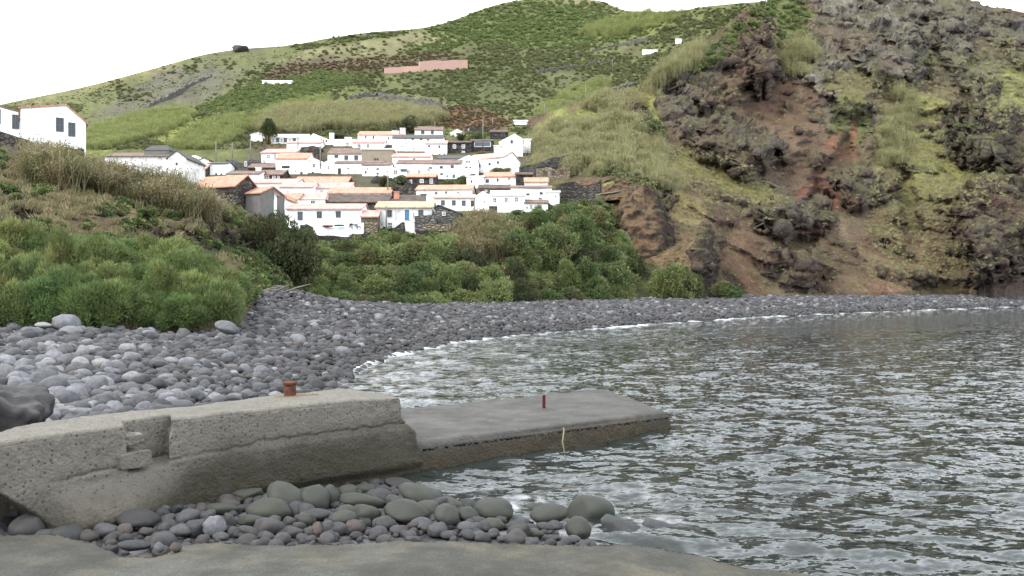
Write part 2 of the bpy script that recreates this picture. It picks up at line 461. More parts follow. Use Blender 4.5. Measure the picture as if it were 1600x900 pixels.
M['redpaint'] = plain('red_paint', alb(200,72,60,0.8))
M['pole'] = plain('weathered_pole', alb(176,168,158,0.7))
M['salmon'] = m_plaster('salmon_blockwork', alb(214,174,160,1.15), alb(192,148,132,1.0), 0.6)
M['old_rope'] = plain('old_rope', alb(184, 172, 130, 0.6))
# ------------------------------------------------------------------ beach shape
SHORE = np.array([(-1.0,6.5),(-1.2,10.5),(-1.9,14),(-3.5,18),(-5.4,25),(-6.0,30),(-5.6,37),(-3.5,45.5),(0.3,53),(10.5,68),(27,88),(56,114),(88,140),(150,190),(260,270)], float)
PF0, PF1 = np.array((-6.13, 8.67)), np.array((-1.77, 13.15))
PN = np.array((PF1[1]-PF0[1], -(PF1[0]-PF0[0]))); PN /= np.linalg.norm(PN)     # towards the camera side of the pier

def shore_s(X, Y):
    """signed distance to the waterline, positive on land"""
    P = np.stack([X, Y], -1); best = np.full(X.shape, 1e9); sg = np.zeros(X.shape)
    for a, b_ in zip(SHORE[:-1], SHORE[1:]):
        ab = b_ - a
        t = np.clip(((P - a) @ ab) / (ab @ ab), 0, 1)
        q = a + t[..., None] * ab
        d = np.hypot(P[..., 0] - q[..., 0], P[..., 1] - q[..., 1])
        cr = ab[0] * (P[..., 1] - a[1]) - ab[1] * (P[..., 0] - a[0])
        m = d < best - 1e-9
        best = np.where(m, d, best); sg = np.where(m, np.sign(cr), sg)
    return best * sg

def beach_z(X, Y):
    s = shore_s(X, Y)
    n = fbm(np.stack([X * 0.16, Y * 0.16, X * 0], -1), 3, 5)
    z = np.interp(s, [-60, -6, 0, 1.5, 4, 9, 16, 27, 45, 80], [-4, -0.9, 0.0, 0.28, 0.62, 1.05, 1.40, 1.62, 2.1, 2.6])
    z = z + n * 0.16 * np.clip(s / 6, 0, 1)
    z = z + 1.25 * np.exp(-(((X + 16.8) / 4.5) ** 2 + ((Y - 59) / 7.0) ** 2))
    front = (X - PF0[0]) * PN[0] + (Y - PF0[1]) * PN[1]
    bed = np.interp(X + 0.7 * (Y - 11.1), [-9, -1.0, 0.0, 1.5, 4, 9], [0.18, 0.15, 0.0, -0.2, -0.6, -1.4])
    bed = bed - 0.17 * sstep(10.4, 12.4, Y)
    k = sstep(-0.9, -0.5, front) * (Y < 16)
    return z * (1 - k) + bed * k

nr, nc = 150, 260
dd = np.geomspace(5.5, 260, nr)[:, None] * np.ones((1, nc)); uu = np.linspace(-900, 2300, nc)[None] * np.ones((nr, 1))
BX, BY = (uu - U0) / F * dd, dd
bz = beach_z(BX, BY)
tag(link('beach', fast_mesh('beach', np.stack([BX, BY, bz], -1), grid_faces(nr, nc), M['gravel'])), kind='structure')

# ------------------------------------------------------------------ sea
nr, nc = 380, 640
vv_ = np.linspace(1000, 463, nr)[:, None] * np.ones((1, nc)); uu = np.linspace(420, 1850, nc)[None] * np.ones((nr, 1))
dd = CZ * F / (vv_ - V0)
WX, WY = (uu - U0) / F * dd, dd
row_gap = dd * dd / (CZ * F) * (537 / nr); wz = np.zeros_like(WX); ox = np.zeros_like(WX)
wr = np.random.default_rng(5)
for k in range(46):
    L = 0.4 * (5.0 / 0.4) ** wr.random(); ang = radians(-100) + wr.normal() * 0.62
    kx, ky = cos(ang) * 2 * pi / L, sin(ang) * 2 * pi / L
    A = 0.0048 * L ** 0.55
    att = sstep(1.6, 4.0, L / row_gap)
    ph = wr.random() * 6.28
    ph2 = kx * WX + ky * WY + ph + 1.2 * vnoise(np.stack([WX / (L * 5), WY / (L * 5), WX * 0 + k], -1), 3)
    wz += A * att * np.sin(ph2)
    ox += A * att * np.cos(ph2) * 0.8
ss = shore_s(WX, WY)
fn = fbm(np.stack([WX * 0.5, WY * 0.35, WX * 0], -1), 4, 31)
fn2 = fbm(np.stack([WX * 2.4, WY * 1.6, WX * 0], -1), 4, 37)
wd = 0.16 + 0.009 * dd
foam = sstep(1.0, 0.15, np.abs(-ss - wd * 0.55 - 0.5 * fn * wd) / wd) * 0.7 * np.clip(0.55 + 0.9 * fn + 0.7 * fn2, 0, 1) * (dd > 22)
foam += 0.22 * sstep(5.0, 0.0, -ss / (1 + 0.03 * dd)) * sstep(0.05, 0.45, fn2) * (dd > 18)
wash = np.exp(-(((WX - 0.55) / 1.5) ** 2 + ((WY - 11.0) / 1.4) ** 2)) 
foam += 0.6 * wash * sstep(0.1, 0.6, fn2)
wz = wz + 0.10 * sstep(1.0, 0.0, np.abs(-ss - wd * 0.5) / wd) * (dd > 22) * np.clip(0.6 + fn, 0, 1) + 0.05 * wash * fn2
sea_me = fast_mesh('sea', np.stack([WX, WY + ox * 0.5, wz], -1), grid_faces(nr, nc), None, True, {'foam': ('FLOAT', np.clip(foam, 0, 1).ravel())})
b = NB('sea_water'); p = b.pos
def slope(scale, det, rough, seed):
    q = b.n('ShaderNodeMapping', {'Vector': p, 'Scale': (scale[0], scale[1], 1), 'Location': (seed, seed * 2, 0), 'Rotation': (0, 0, 0.12)}).outputs[0]
    nz = b.n('ShaderNodeTexNoise', {'Scale': 1.0, 'Detail': det, 'Roughness': rough, 'Vector': q}).outputs['Color']
    return b.n('ShaderNodeVectorMath', {0: nz, 1: (0.5, 0.5, 0.5)}, operation='SUBTRACT').outputs[0]
s1 = slope((2.2, 5.0), 2, 0.55, 3.1)
s2 = slope((7.0, 14.0), 2, 0.55, 7.7)
def vs(v, k): return b.n('ShaderNodeVectorMath', {0: v, 'Scale': k}, operation='SCALE').outputs[0]
def va(a, c): return b.n('ShaderNodeVectorMath', {0: a, 1: c}, operation='ADD').outputs[0]
sl = va(vs(s1, 0.95), vs(s2, 0.8))
sx = b.n('ShaderNodeSeparateXYZ', {0: sl})
flat = b.n('ShaderNodeCombineXYZ', {0: b.math('MULTIPLY', sx.outputs[0], 0.8), 1: sx.outputs[1], 2: 0.0}).outputs[0]
nrm = b.n('ShaderNodeVectorMath', {0: va(b.n('ShaderNodeNewGeometry').outputs['Normal'], flat)}, operation='NORMALIZE').outputs[0]
fo = b.attr('foam', 'Fac')
fo2 = b.math('MULTIPLY', fo, b.mapr(b.noise(7, 4, 0.7, p), 0.3, 0.55, 0.35, 1.1), True)
wat = b.bsdf(alb(62, 69, 66, 0.65), 0.06, 0.5, nrm, IOR=1.34)
fm = b.bsdf((0.55, 0.57, 0.58), 0.7, 0.2)
M['water'] = b.done(b.n('ShaderNodeMixShader', {0: fo2, 1: wat, 2: fm}).outputs[0])
sea_me.materials.append(M['water'])
tag(link('sea', sea_me), kind='structure')
# the open sea round about, a hand below the ripples
tag(MB().add([(-60,-900,-.16),(1500,-900,-.16),(1500,700,-.16),(-60,700,-.16)], [(0,1,2,3)]).build('open_sea', M['water']), kind='structure')

# ------------------------------------------------------------------ lofted terrain sheets
class Sheet:
    def __init__(s, name, table, rows, ncol, mat, disp, paint, back=((1.05,0.98),(1.25,0.75),(1.6,0.2)), block=0.0):
        us = sorted(table); K_ = len(table[us[0]])
        uq = np.linspace(us[0], us[-1], ncol)
        tv = pchip(us, np.array([[q[0] for q in table[u]] for u in us]), uq)
        td = pchip(us, np.array([[q[1] for q in table[u]] for u in us]), uq)
        tk = np.concatenate([np.linspace(k, k + 1, n, endpoint=False) for k, n in enumerate(rows)] + [[K_ - 1]])
        kk = np.arange(K_)
        Vv = pchip(kk, tv.T, tk); Dd = pchip(kk, td.T, tk)
        U = np.broadcast_to(uq[None], Vv.shape)
        P = np.stack([(U - U0) / F * Dd, Dd, CZ + (V0 - Vv) / F * Dd], -1)
        col, rock = paint(U, Vv, P)
        dlt = disp(U, Vv, P, rock)
        edge = np.minimum(1, np.arange(len(tk)) / 6)[:, None]
        Dn = Dd + dlt * edge
        zz = CZ + (V0 - Vv) / F * Dn
        for i in range(len(tk) - 2, -1, -1):                 # crags drop sheer below their brows
            lim = Dn[i + 1] + 1.5 * np.maximum(zz[i + 1] - zz[i], 0)
            Dn[i] = np.minimum(Dn[i], lim)
        for _ in range(2): Dn[:, 1:-1] = .25 * Dn[:, :-2] + .5 * Dn[:, 1:-1] + .25 * Dn[:, 2:]
        P = np.stack([(U - U0) / F * Dn, Dn, CZ + (V0 - Vv) / F * Dn], -1)
        tu = np.gradient(P, axis=1); tv = np.gradient(P, axis=0)
        N = np.cross(tu, tv); N /= np.linalg.norm(N, axis=-1)[..., None] + 1e-9
        N = np.where(N[..., 1:2] > 0, -N, N)
        if block:
            B = block
            q = P @ np.array([[1, 0, .18], [0, 1, .1], [-.18, -.1, 1]]).T
            q = q + fbm(P / (B * .8), 3, 531)[..., None] * B * .35
            v1, e1 = blocks(q / (np.array([1.7, 1.7, .85]) * B), 501); v2, e2 = blocks(q / (np.array([1.5, 1.5, .7]) * B * .45), 511)
            h = (v1 - .5) * B * .55 + (v2 - .5) * B * .26 - .05 * B * sstep(.10, 0, e2) + fbm(P / (B * .25), 3, 521) * B * .07
            P = P + N * (h * sstep(.2, .85, rock) * edge)[..., None]
            col = col * (1 + (rock * ((v1 - .5) * .35 + (v2 - .5) * .4))[..., None])
        Vv = np.minimum.accumulate(V0 - (P[..., 2] - CZ) * F / P[..., 1], axis=0); Dn = P[..., 1]
        s.u, s.V, s.D = uq, Vv, Dn
        toe = P[:1] + np.array([0, -0.4, -2.5])
        top = P[-1:]
        ext = []
        for fd, fz in back:
            q = top.copy(); q[..., 0] *= fd; q[..., 1] *= fd; q[..., 2] *= fz; ext.append(q)
        PP = np.concatenate([toe, P] + ext, 0)
        CC = np.concatenate([col[:1], col] + [col[-1:]] * len(ext), 0); RR = np.concatenate([rock[:1], rock] + [rock[-1:]] * len(ext), 0)
        s.P = P
        me = fast_mesh(name, PP, grid_faces(PP.shape[0], PP.shape[1]), mat, True,
                       {'Col': ('FLOAT_COLOR', CC.reshape(-1, 3)), 'rock': ('FLOAT', RR.ravel())})
        s.o = tag(link(name, me), kind='structure')
    def depth(s, u, v):
        """depth of the surface seen at picture point (u, v)"""
        c = int(round((u - s.u[0]) / (s.u[1] - s.u[0]))); c = min(max(c, 0), len(s.u) - 1)
        return float(np.interp(-v, -s.V[:, c], s.D[:, c]))
    def pt(s, u, v):
        return at(u, v, s.depth(u, v))

def painter(base, blobs, warp=0.35, seed=50, fr=0.02, bright=1.6):
    """blobs: (u, v, ru, rv, tilt degrees, colour, weight, rock)"""
    def f(U, Vv, P):
        q = np.stack([U * fr, Vv * fr, U * 0], -1)
        w1, w2 = fbm(q, 5, seed, 0.6), fbm(q, 5, seed + 9, 0.6)
        col = np.ones(U.shape + (3,)) * np.array(base[0]); rock = np.full(U.shape, base[1])
        for (u, v, ru, rv, an, c, wt, rk) in blobs:
            a = radians(an); du, dv = U - u, -(Vv - v)
            x = (du * cos(a) + dv * sin(a)) / ru; y = (-du * sin(a) + dv * cos(a)) / rv
            r = np.hypot(x, y) + (w1 if (u + v) % 2 else w2) * warp * 2
            k = sstep(1.15, 0.8, r) * wt
            col = col * (1 - k[..., None]) + np.array(c) * k[..., None]; rock = rock * (1 - k) + rk * k
        j = fbm(q * 5, 4, seed + 21)[..., None]
        j2 = fbm(P / 2.2, 3, seed + 27)[..., None]
        return bright * col * np.clip(1 + 0.4 * j + 0.35 * j2, 0.45, 2), np.clip(rock, 0, 1)
    return f

# village depth by the picture height of a wall foot
def vd(vb): return float(np.interp(vb, [185, 200, 215, 235, 255, 280, 300, 330, 360, 375], [232, 216, 200, 184, 170, 152, 140, 124, 112, 108]))

# ---- the hillside with the village bank at its foot
OL, OLB = alb(124,128,78), alb(148,142,96)
GRN, DGR = alb(106,122,66), alb(84,92,56)
SOIL, RED = alb(118,96,72), alb(128,92,68)
ROCK = alb(128,124,114); DROCK = alb(84,78,72)
CANE = alb(146,150,80)
HILL = {}
def H_(u, toe, scarp, a, c, v5, v6, ridge): HILL[u] = [toe, scarp, a, c, v5, v6, ridge]
H_(-500, (480,100), (400,120), (350,150), (320,180), (305,220), (290,290), (270,380))
H_(-100, (478,98), (390,118), (320,150), (275,178), (245,215), (212,280), (186,390))
H_(20,   (475,95), (370,115), (305,148), (262,172), (232,210), (192,280), (159,395))
H_(130,  (472,92), (350,114), (292,148), (256,172), (215,214), (172,290), (136,402))
H_(240,  (474,84), (345,112), (285,151), (250,176), (203,218), (153,300), (107,410))
H_(330,  (478,76), (350,110), (281,153), (244,179), (196,222), (138,310), (83,420))
H_(380,  (480,74), (358,110), (280,153), (236,184), (188,226), (126,318), (76,424))
H_(450,  (486,72), (372,110), (280,153), (226,193), (182,232), (120,330), (71,432))
H_(510,  (489,72), (376,109), (280,153), (220,197), (180,236), (116,342), (60,445))
H_(580,  (489,73), (372,110), (280,153), (216,201), (178,242), (113,356), (50,462))
H_(655,  (485,76), (364,112), (278,155), (213,204), (176,246), (108,372), (44,490))
H_(700,  (480,79), (358,114), (276,156), (212,205), (174,250), (104,382), (34,520))
H_(760,  (479,83), (350,117), (275,157), (211,206), (172,254), (100,395), (12,565))
H_(805,  (478,87), (345,119), (275,157), (211,206), (172,256), (98,402), (1,600))
H_(860,  (477,90), (340,121), (276,157), (212,206), (174,256), (98,405), (-4,630))
H_(930,  (474,96), (332,126), (280,155), (222,206), (178,255), (100,400), (0,620))
H_(985, (472,110), (330,140), (285,166), (235,216), (182,264), (104,390), (17,560))
H_(1045, (470,138), (330,168), (290,194), (245,242), (186,292), (106,380), (18,500))
H_(1110, (468,159), (330,191), (295,217), (250,265), (188,315), (106,380), (9,470))
H_(1210, (466,179), (335,213), (300,241), (255,289), (190,337), (106,390), (2,450))
H_(1330, (464,194), (340,230), (305,260), (260,310), (195,360), (110,400), (6,450))
a_blobs = [
 (260,148,110,34,20,ROCK,0.7,0.7), (330,115,110,28,8,ROCK,0.35,0.5), (200,110,160,16,17,OLB,0.9,0.1),(440,95,90,18,0,OL,0.8,0.3),
 (560,80,140,18,8,alb(150,146,106),0.9,0.1), (600,100,120,14,4,alb(120,98,84),0.7,0.3), (380,72,40,10,0,ROCK,0.8,0.9),(470,105,60,12,15,alb(110,92,84),0.7,0.4),
 (240,205,140,22,14,CANE,0.9,0), (430,165,140,24,10,alb(122,132,70),0.8,0), (330,210,60,15,0,DGR,0.6,0), (560,180,110,18,0,CANE,0.7,0),
 (430,215,40,25,10,alb(132,108,80),0.8,0.1), (640,160,80,12,-4,alb(140,134,98),0.7,0.2),
 (720,183,95,17,-6,RED,0.9,0.1), (800,125,170,45,0,DGR,0.55,0), (850,40,150,32,0,GRN,0.8,0), (935,10,50,9,-15,alb(150,138,104),0.9,0.1),
 (760,95,120,18,0,alb(112,108,76),0.5,0.1), (900,130,120,20,10,alb(122,122,84),0.5,0.1), (1020,90,80,30,15,alb(118,118,80),0.6,0.2),
 (990,40,70,14,12,CANE,0.8,0), (880,155,60,12,20,CANE,0.6,0),
 (600,420,300,60,0,alb(84,92,54),0.9,0.0), (800,395,40,45,-35,alb(138,104,82),0.9,0.1), (690,370,70,14,0,alb(120,112,78),0.6,0.1), (520,395,60,24,0,alb(96,112,58),0.6,0),
 (930,390,40,35,0,alb(130,104,80),0.6,0.2), (1010,370,60,60,0,alb(136,112,86),0.8,0.3),
 (620,270,260,55,0,alb(104,98,84),0.85,0.3),
]
hill_paint = painter((OL, 0.12), a_blobs)
def hill_disp(U, Vv, P, rock):
    far = np.clip((P[..., 1] - 205) / 60, 0, 1); near = sstep(112, 95, P[..., 1])
    q = P / np.array([34, 34, 16])
    return far * (fbm(q, 5, 61) * 9 + rock * 6 * fbm(q * 3.1, 4, 64, ridged=True) + fbm(q * 8, 3, 67) * 2.0) + near * 1.6 * fbm(P / 5.0, 4, 70)
hill = Sheet('hillside', HILL, [40, 30, 22, 40, 70, 80], 520, M['terrain'], hill_disp, hill_paint, back=((1.06,0.99),(1.3,0.8),(1.7,0.2)))

# ---- the cliff on the right, with the spur that shelters the village
CL = {}
def C_(u, *q): CL[u] = list(q)
C_(810,  (478,100), (345,133), (285,156), (246,184), (220,206), (202,226), (190,242))
C_(880,  (476,104), (338,134), (286,150), (255,165), (225,182), (198,196), (168,212))
C_(940,  (473,106), (345,130), (288,146), (258,160), (225,178), (190,198), (152,218))
C_(990,  (470,108), (395,124), (290,139), (272,150), (230,172), (195,196), (150,222))
C_(1030, (468,110), (400,122), (305,138), (285,148), (238,172), (180,204), (112,240))
C_(1060, (466,112), (405,120), (330,138), (290,154), (240,178), (165,215), (90,254))
C_(1095, (465,113), (380,119), (345,136), (300,160), (240,186), (150,228), (70,266))
C_(1125, (463,119), (400,130), (345,146), (300,165), (235,192), (140,236), (46,278))
C_(1170, (462,126), (400,140), (345,156), (295,173), (225,200), (120,246), (14,292))
C_(1215, (461,131), (400,146), (345,162), (290,181), (215,210), (110,256), (-8,305))
C_(1290, (459,139), (400,154), (345,170), (285,190), (205,222), (95,270), (-34,325))
C_(1400, (456,149), (395,165), (335,182), (270,204), (190,238), (80,290), (-40,345))
C_(1480, (455,157), (390,170), (325,188), (262,212), (180,248), (75,300), (-26,350))
C_(1530, (454,161), (390,170), (320,186), (262,210), (180,250), (85,298), (6,345))
C_(1600, (452,168), (385,176), (318,190), (268,206), (190,245), (100,292), (18,340))
C_(1760, (450,180), (380,190), (315,206), (262,226), (195,258), (120,300), (60,340))
C_(2100, (448,205), (390,216), (330,232), (280,252), (225,284), (170,320), (120,360))
BR, BRD = alb(124,104,86), alb(100,86,76)
YG, YO = alb(146,144,84), alb(130,126,76)
MAR = alb(112,84,76); GR = alb(140,134,124,.6); DK = alb(92,84,76,.6)
c_blobs = [
 (1350,60,190,80,0,GR,0.9,0.95), (1310,150,110,60,-10,GR,0.8,0.9), (1490,70,110,80,0,alb(120,114,106),0.85,0.8), (1595,70,26,26,0,alb(96,100,112),0.9,1),
 (1560,110,70,40,0,alb(128,124,94),0.6,0.4),
 (1240,55,34,62,0,alb(128,136,84),0.95,0.1), (1150,55,90,26,40,GRN,0.9,0.0), (1080,80,50,16,30,alb(126,128,84),0.8,0.1),
 (1120,120,110,55,8,alb(110,102,94),0.9,0.95), (1175,70,34,72,12,alb(104,80,74),0.95,1), (1180,170,70,50,-30,MAR,0.85,0.5), (1230,200,50,70,-45,alb(128,98,82),0.8,0.3),
 (1090,185,85,28,-12,alb(108,100,92),0.85,0.9), (1170,235,70,34,-8,alb(104,96,90),0.9,0.95), (1215,270,26,60,0,alb(108,104,98),0.6,0.9),
 (1345,180,36,60,-20,alb(112,104,94),0.7,0.8), (1330,190,30,40,10,alb(104,114,62),0.8,0.1),
 (1000,150,24,22,30,alb(158,104,76),0.95,0.3), (975,182,50,16,-30,alb(128,88,70),0.95,0.7), (905,232,22,9,10,alb(146,102,80),0.9,0.2), (998,192,14,24,20,DK,0.9,1),
 (920,215,110,50,20,CANE,0.9,0), (1000,250,60,36,-20,alb(122,130,74),0.8,0), (880,280,60,18,5,alb(112,98,80),0.8,0.4),(870,262,40,10,0,alb(104,92,82),0.7,0.6),
 (1130,290,95,34,-22,alb(134,128,74),0.9,0.05), (1400,150,110,26,-14,YO,0.8,0.15), (1440,215,62,90,-8,YG,0.9,0.05), (1470,285,110,40,-4,YG,0.9,0.1), (1400,210,26,60,-14,alb(150,156,96),0.8,0),
 (1500,200,26,50,-10,alb(112,116,60),0.7,0.1), (1590,165,50,50,-40,alb(146,150,88),0.9,0), (1415,340,50,50,0,YO,0.5,0.3), (1400,420,70,50,0,alb(136,118,90),0.85,0.25),
 (1270,330,30,140,-28,alb(142,96,80),1.0,0.1), (1300,395,30,60,-20,alb(132,112,94),0.8,0.3), (1390,443,34,16,0,alb(142,112,92),0.8,0.0),
 (1180,380,140,60,-20,alb(108,86,74),0.9,0.35), (1250,335,55,24,0,alb(104,98,92),0.85,1), (1210,345,50,18,0,alb(110,102,94),0.7,1), (1240,420,60,40,0,alb(92,78,72),0.8,0.7),
 (1340,285,56,32,-14,alb(98,92,86),0.85,1), (1140,420,60,60,-40,alb(130,102,80),0.8,0.15), (1075,330,40,22,-32,alb(150,136,90),0.8,0.1),
 (1535,205,58,62,-20,alb(88,80,74),0.95,1), (1560,370,72,100,0,alb(88,78,74),0.95,1), (1580,410,34,40,0,alb(112,80,76),0.6,0.9), (1490,430,40,24,0,alb(140,124,92),0.7,0.2),(1470,350,40,60,0,alb(132,116,86),0.6,0.5),
 (1000,320,50,40,0,alb(142,112,86),0.9,0.3), (1025,330,20,50,-10,DK,0.9,1), (1060,400,46,40,0,alb(142,118,92),0.9,0.25), (1100,410,20,44,0,DK,0.95,1), (965,283,40,7,12,alb(168,172,92),0.95,0),
 (930,300,50,14,0,alb(132,102,82),0.8,0.3), (985,300,18,14,0,alb(160,112,84),0.8,0.3), (1040,440,90,24,0,alb(84,92,54),0.9,0),
]
cliff_paint0 = painter((BR, 0.4), c_blobs, 0.4, 90, 0.022, 1.72)
def cliff_paint(U, Vv, P):
    c, r = cliff_paint0(U, Vv, P)
    right = sstep(1050, 1150, U)
    for fr, sd_, lo, hi, cc, am, rk in ((11, 301, .04, .22, alb(140,134,90), .4, .1), (16, 311, .08, .3, alb(128,92,80), .5, .35), (7, 321, .12, .34, alb(96,84,80), .6, .95)):
        k = (sstep(lo, hi, fbm(P / np.array([fr, fr, fr * .8]), 4, sd_, .6)) * am * right)
        c = c * (1 - k[..., None]) + 1.3 * np.array(cc) * k[..., None]; r = r * (1 - k) + rk * k
    return c, r
# rock masses that stand out (-) or lie back (+) from the slope: u, v, ru, rv, tilt, metres
FEAT = [(1120,110,80,45,8,-9), (1185,60,22,60,14,-10), (1160,225,80,36,-10,-9), (1090,180,80,20,-14,-4), (1275,320,24,140,-28,6), (1215,150,30,60,-40,6),
        (1250,340,52,26,0,-6), (1340,290,56,28,-12,-6), (1535,195,50,48,-24,-13), (1565,350,58,95,0,-11), (1480,300,60,26,-10,-3), (1420,330,16,70,10,5),
        (1310,120,70,50,-15,-7), (1400,70,60,60,20,-6), (1490,40,30,60,0,-7), (1440,90,16,60,10,6), (1600,80,30,30,0,-6), (1440,160,30,16,0,-5),
        (1180,385,60,20,-22,-3), (1110,330,40,12,-25,-3), (985,185,40,14,-28,-5), (1030,325,14,50,-12,3), (1098,410,9,36,4,4), (1240,420,50,34,0,-4), (1360,190,30,50,-10,-4)]
def cliff_disp(U, Vv, P, rock):
    q = np.stack([U * 0.03, Vv * 0.03, U * 0], -1); wj = fbm(q, 4, 131, 0.6)
    t = np.zeros(U.shape)
    for (u, v, ru, rv, an, am) in FEAT:
        a = radians(an); du, dv = U - u, -(Vv - v)
        r = np.hypot((du * cos(a) + dv * sin(a)) / ru, (-du * sin(a) + dv * cos(a)) / rv) + wj * 0.55
        t += 1.35 * am * sstep(1.25, 0.7, r)
    big = fbm(P / np.array([30, 30, 22]), 3, 140, ridged=True) * -6.5 + fbm(P / np.array([11, 11, 8]), 3, 145, ridged=True) * -3.2 * (0.25 + rock)
    lay = (P[..., 2] + 0.12 * P[..., 0] + 13 * fbm(P / 30, 4, 150) + 2.5 * fbm(P / 7, 3, 155)) / 6.5
    lf = lay - np.floor(lay)
    strata = (lf - 0.5) * 0.8 * rock * np.clip(0.5 + 1.2 * fbm(P / 14, 2, 158), 0, 1)
    jag = fbm(P / np.array([5.5, 5.5, 3.2]), 4, 160, 0.5, True) * -1.1 * (0.2 + rock)
    fine = fbm(P / 1.6, 3, 170) * 0.7 * (0.4 + rock)
    up = np.clip((P[..., 1] - 118) / 30, 0.25, 1) * np.clip((V0 - Vv) / 20, 0, 1)
    return up * (t + big * (0.35 + 0.65 * rock) + strata + jag + fine)
cliff = Sheet('cliff', CL, [56, 50, 56, 70, 92, 92], 760, M['cliff'], cliff_disp, cliff_paint, back=((1.03,1.0),(1.2,0.7),(1.5,0.1)), block=5.4)

# ---- the near bank on the left
BK = {}
def B_(u, *q): BK[u] = list(q)
B_(-600, (512,27), (430,36), (370,44), (310,54), (250,66), (215,84), (214,100))
B_(-120, (508,30), (428,39), (368,46), (300,56), (240,70), (212,84), (212,112))
B_(0,    (505,33), (425,41), (360,48), (305,57), (255,70), (228,83), (228,115))
B_(70,   (505,33), (425,41), (362,48), (310,56), (270,69), (248,82), (248,120))
B_(140,  (503,34), (425,42), (375,49), (330,55), (285,68), (264,81), (262,128))
B_(230,  (502,35), (430,43), (392,51), (345,57), (305,68), (281,80), (278,130))
B_(320,  (500,36), (440,45), (408,54), (360,62), (325,71), (304,81), (300,128))
B_(365,  (499,38), (445,48), (415,58), (385,66), (345,76), (325,88), (318,124))
B_(395,  (478,52), (448,60), (425,66), (395,72), (360,82), (338,94), (332,120))
B_(440,  (484,62), (452,67), (432,72), (410,78), (378,88), (355,99), (350,116))
B_(500,  (496,84), (474,92), (455,98), (440,104), (420,110), (405,116), (400,126))
BSOIL = alb(118,102,82)
b_blobs = [(60,330,120,50,-20,alb(118,110,78),0.8,0.2), (20,330,40,40,0,alb(70,64,60),0.9,1), (250,350,70,30,-10,alb(76,68,62),0.9,1), (330,375,60,44,-25,alb(72,64,60),0.95,1),
 (190,300,90,26,-10,alb(146,128,96),0.8,0.1), (300,330,60,24,-12,alb(128,112,84),0.8,0.2), (120,290,60,40,-20,alb(110,116,66),0.7,0.1), (180,430,300,50,0,alb(80,94,50),0.9,0),
 (40,245,60,16,-20,alb(84,76,70),0.8,0.7), (140,360,50,30,0,alb(120,98,80),0.7,0.4), (400,420,50,30,0,alb(90,88,56),0.8,0)]
bank_paint = painter((BSOIL, 0.4), b_blobs, 0.35, 200, 0.02)
def bank_disp(U, Vv, P, rock):
    q = P / np.array([7, 7, 5])
    return fbm(q, 4, 210) * 1.6 + rock * (fbm(q * 2.6, 4, 220, 0.55, True) * -1.7) + fbm(P / 0.9, 3, 230) * 0.3
bank = Sheet('bank', BK, [30, 40, 50, 40, 30, 10], 300, M['bank'], bank_disp, bank_paint, back=((1.02,0.97),(1.06,0.8),(1.1,0.5)), block=2.2)
# ------------------------------------------------------------------ houses
HG = 'houses of the hillside village'
HOUSES = []
def bar_window(w_, h_, kind):
    """frame with cross bars, and its pane"""
    f = MB(); t = min(0.09, w_ * 0.14); y0, y1 = -0.07, 0.03
    f.box(-w_/2, w_/2, y0, y1, -h_/2, -h_/2 + t).box(-w_/2, w_/2, y0, y1, h_/2 - t, h_/2)
    f.box(-w_/2, -w_/2 + t, y0, y1, -h_/2 + t, h_/2 - t).box(w_/2 - t, w_/2, y0, y1, -h_/2 + t, h_/2 - t)
    f.box(-t*.3, t*.3, y0 + .015, y1, -h_/2 + t, h_/2 - t)
    if h_ > w_ * 0.9: f.box(-w_/2 + t, w_/2 - t, y0 + .02, y1, -t*.3, t*.3)
    p_ = MB().box(-w_/2 + t*.5, w_/2 - t*.5, -0.035, 0.02, -h_/2 + t*.5, h_/2 - t*.5)
    return f, p_
WK = {'dark': ('greyframe', 'glass'), 'white': ('whiteframe', 'glass'), 'shut': ('greyframe', 'greyframe'), 'wood': ('brownwood', 'brownwood'), 'pale': ('whiteframe', 'greyframe')}

def ragged(W, dep, H, t, seed):
    """four roofless walls with a broken top"""
    r = random.Random(seed); m = MB()
    def run(n, f):
        hs = [H * (1 - 0.28 * r.random() ** 2) for _ in range(n + 1)]
        for i in range(n): f(i / n, (i + 1) / n, hs[i], hs[i + 1])
    def seg(x0, x1, y0, y1, ha, hb, alongx=True):
        if alongx: vs = [(x0,y0,-2),(x1,y0,-2),(x1,y1,-2),(x0,y1,-2),(x0,y0,ha),(x1,y0,hb),(x1,y1,hb),(x0,y1,ha)]
        else: vs = [(x0,y0,-2),(x1,y0,-2),(x1,y1,-2),(x0,y1,-2),(x0,y0,ha),(x1,y0,ha),(x1,y1,hb),(x0,y1,hb)]
        m.add(vs, [(0,3,2,1),(4,5,6,7),(0,1,5,4),(1,2,6,5),(2,3,7,6),(3,0,4,7)])
    run(7, lambda a, b_, p, q: seg(-W/2 + a*W, -W/2 + b_*W, 0, t, p, q))
    run(7, lambda a, b_, p, q: seg(-W/2 + a*W, -W/2 + b_*W, dep - t, dep, p, q))
    run(4, lambda a, b_, p, q: seg(-W/2, -W/2 + t, t + a*(dep-2*t), t + b_*(dep-2*t), p, q, False))
    run(4, lambda a, b_, p, q: seg(W/2 - t, W/2, t + a*(dep-2*t), t + b_*(dep-2*t), p, q, False))
    return m

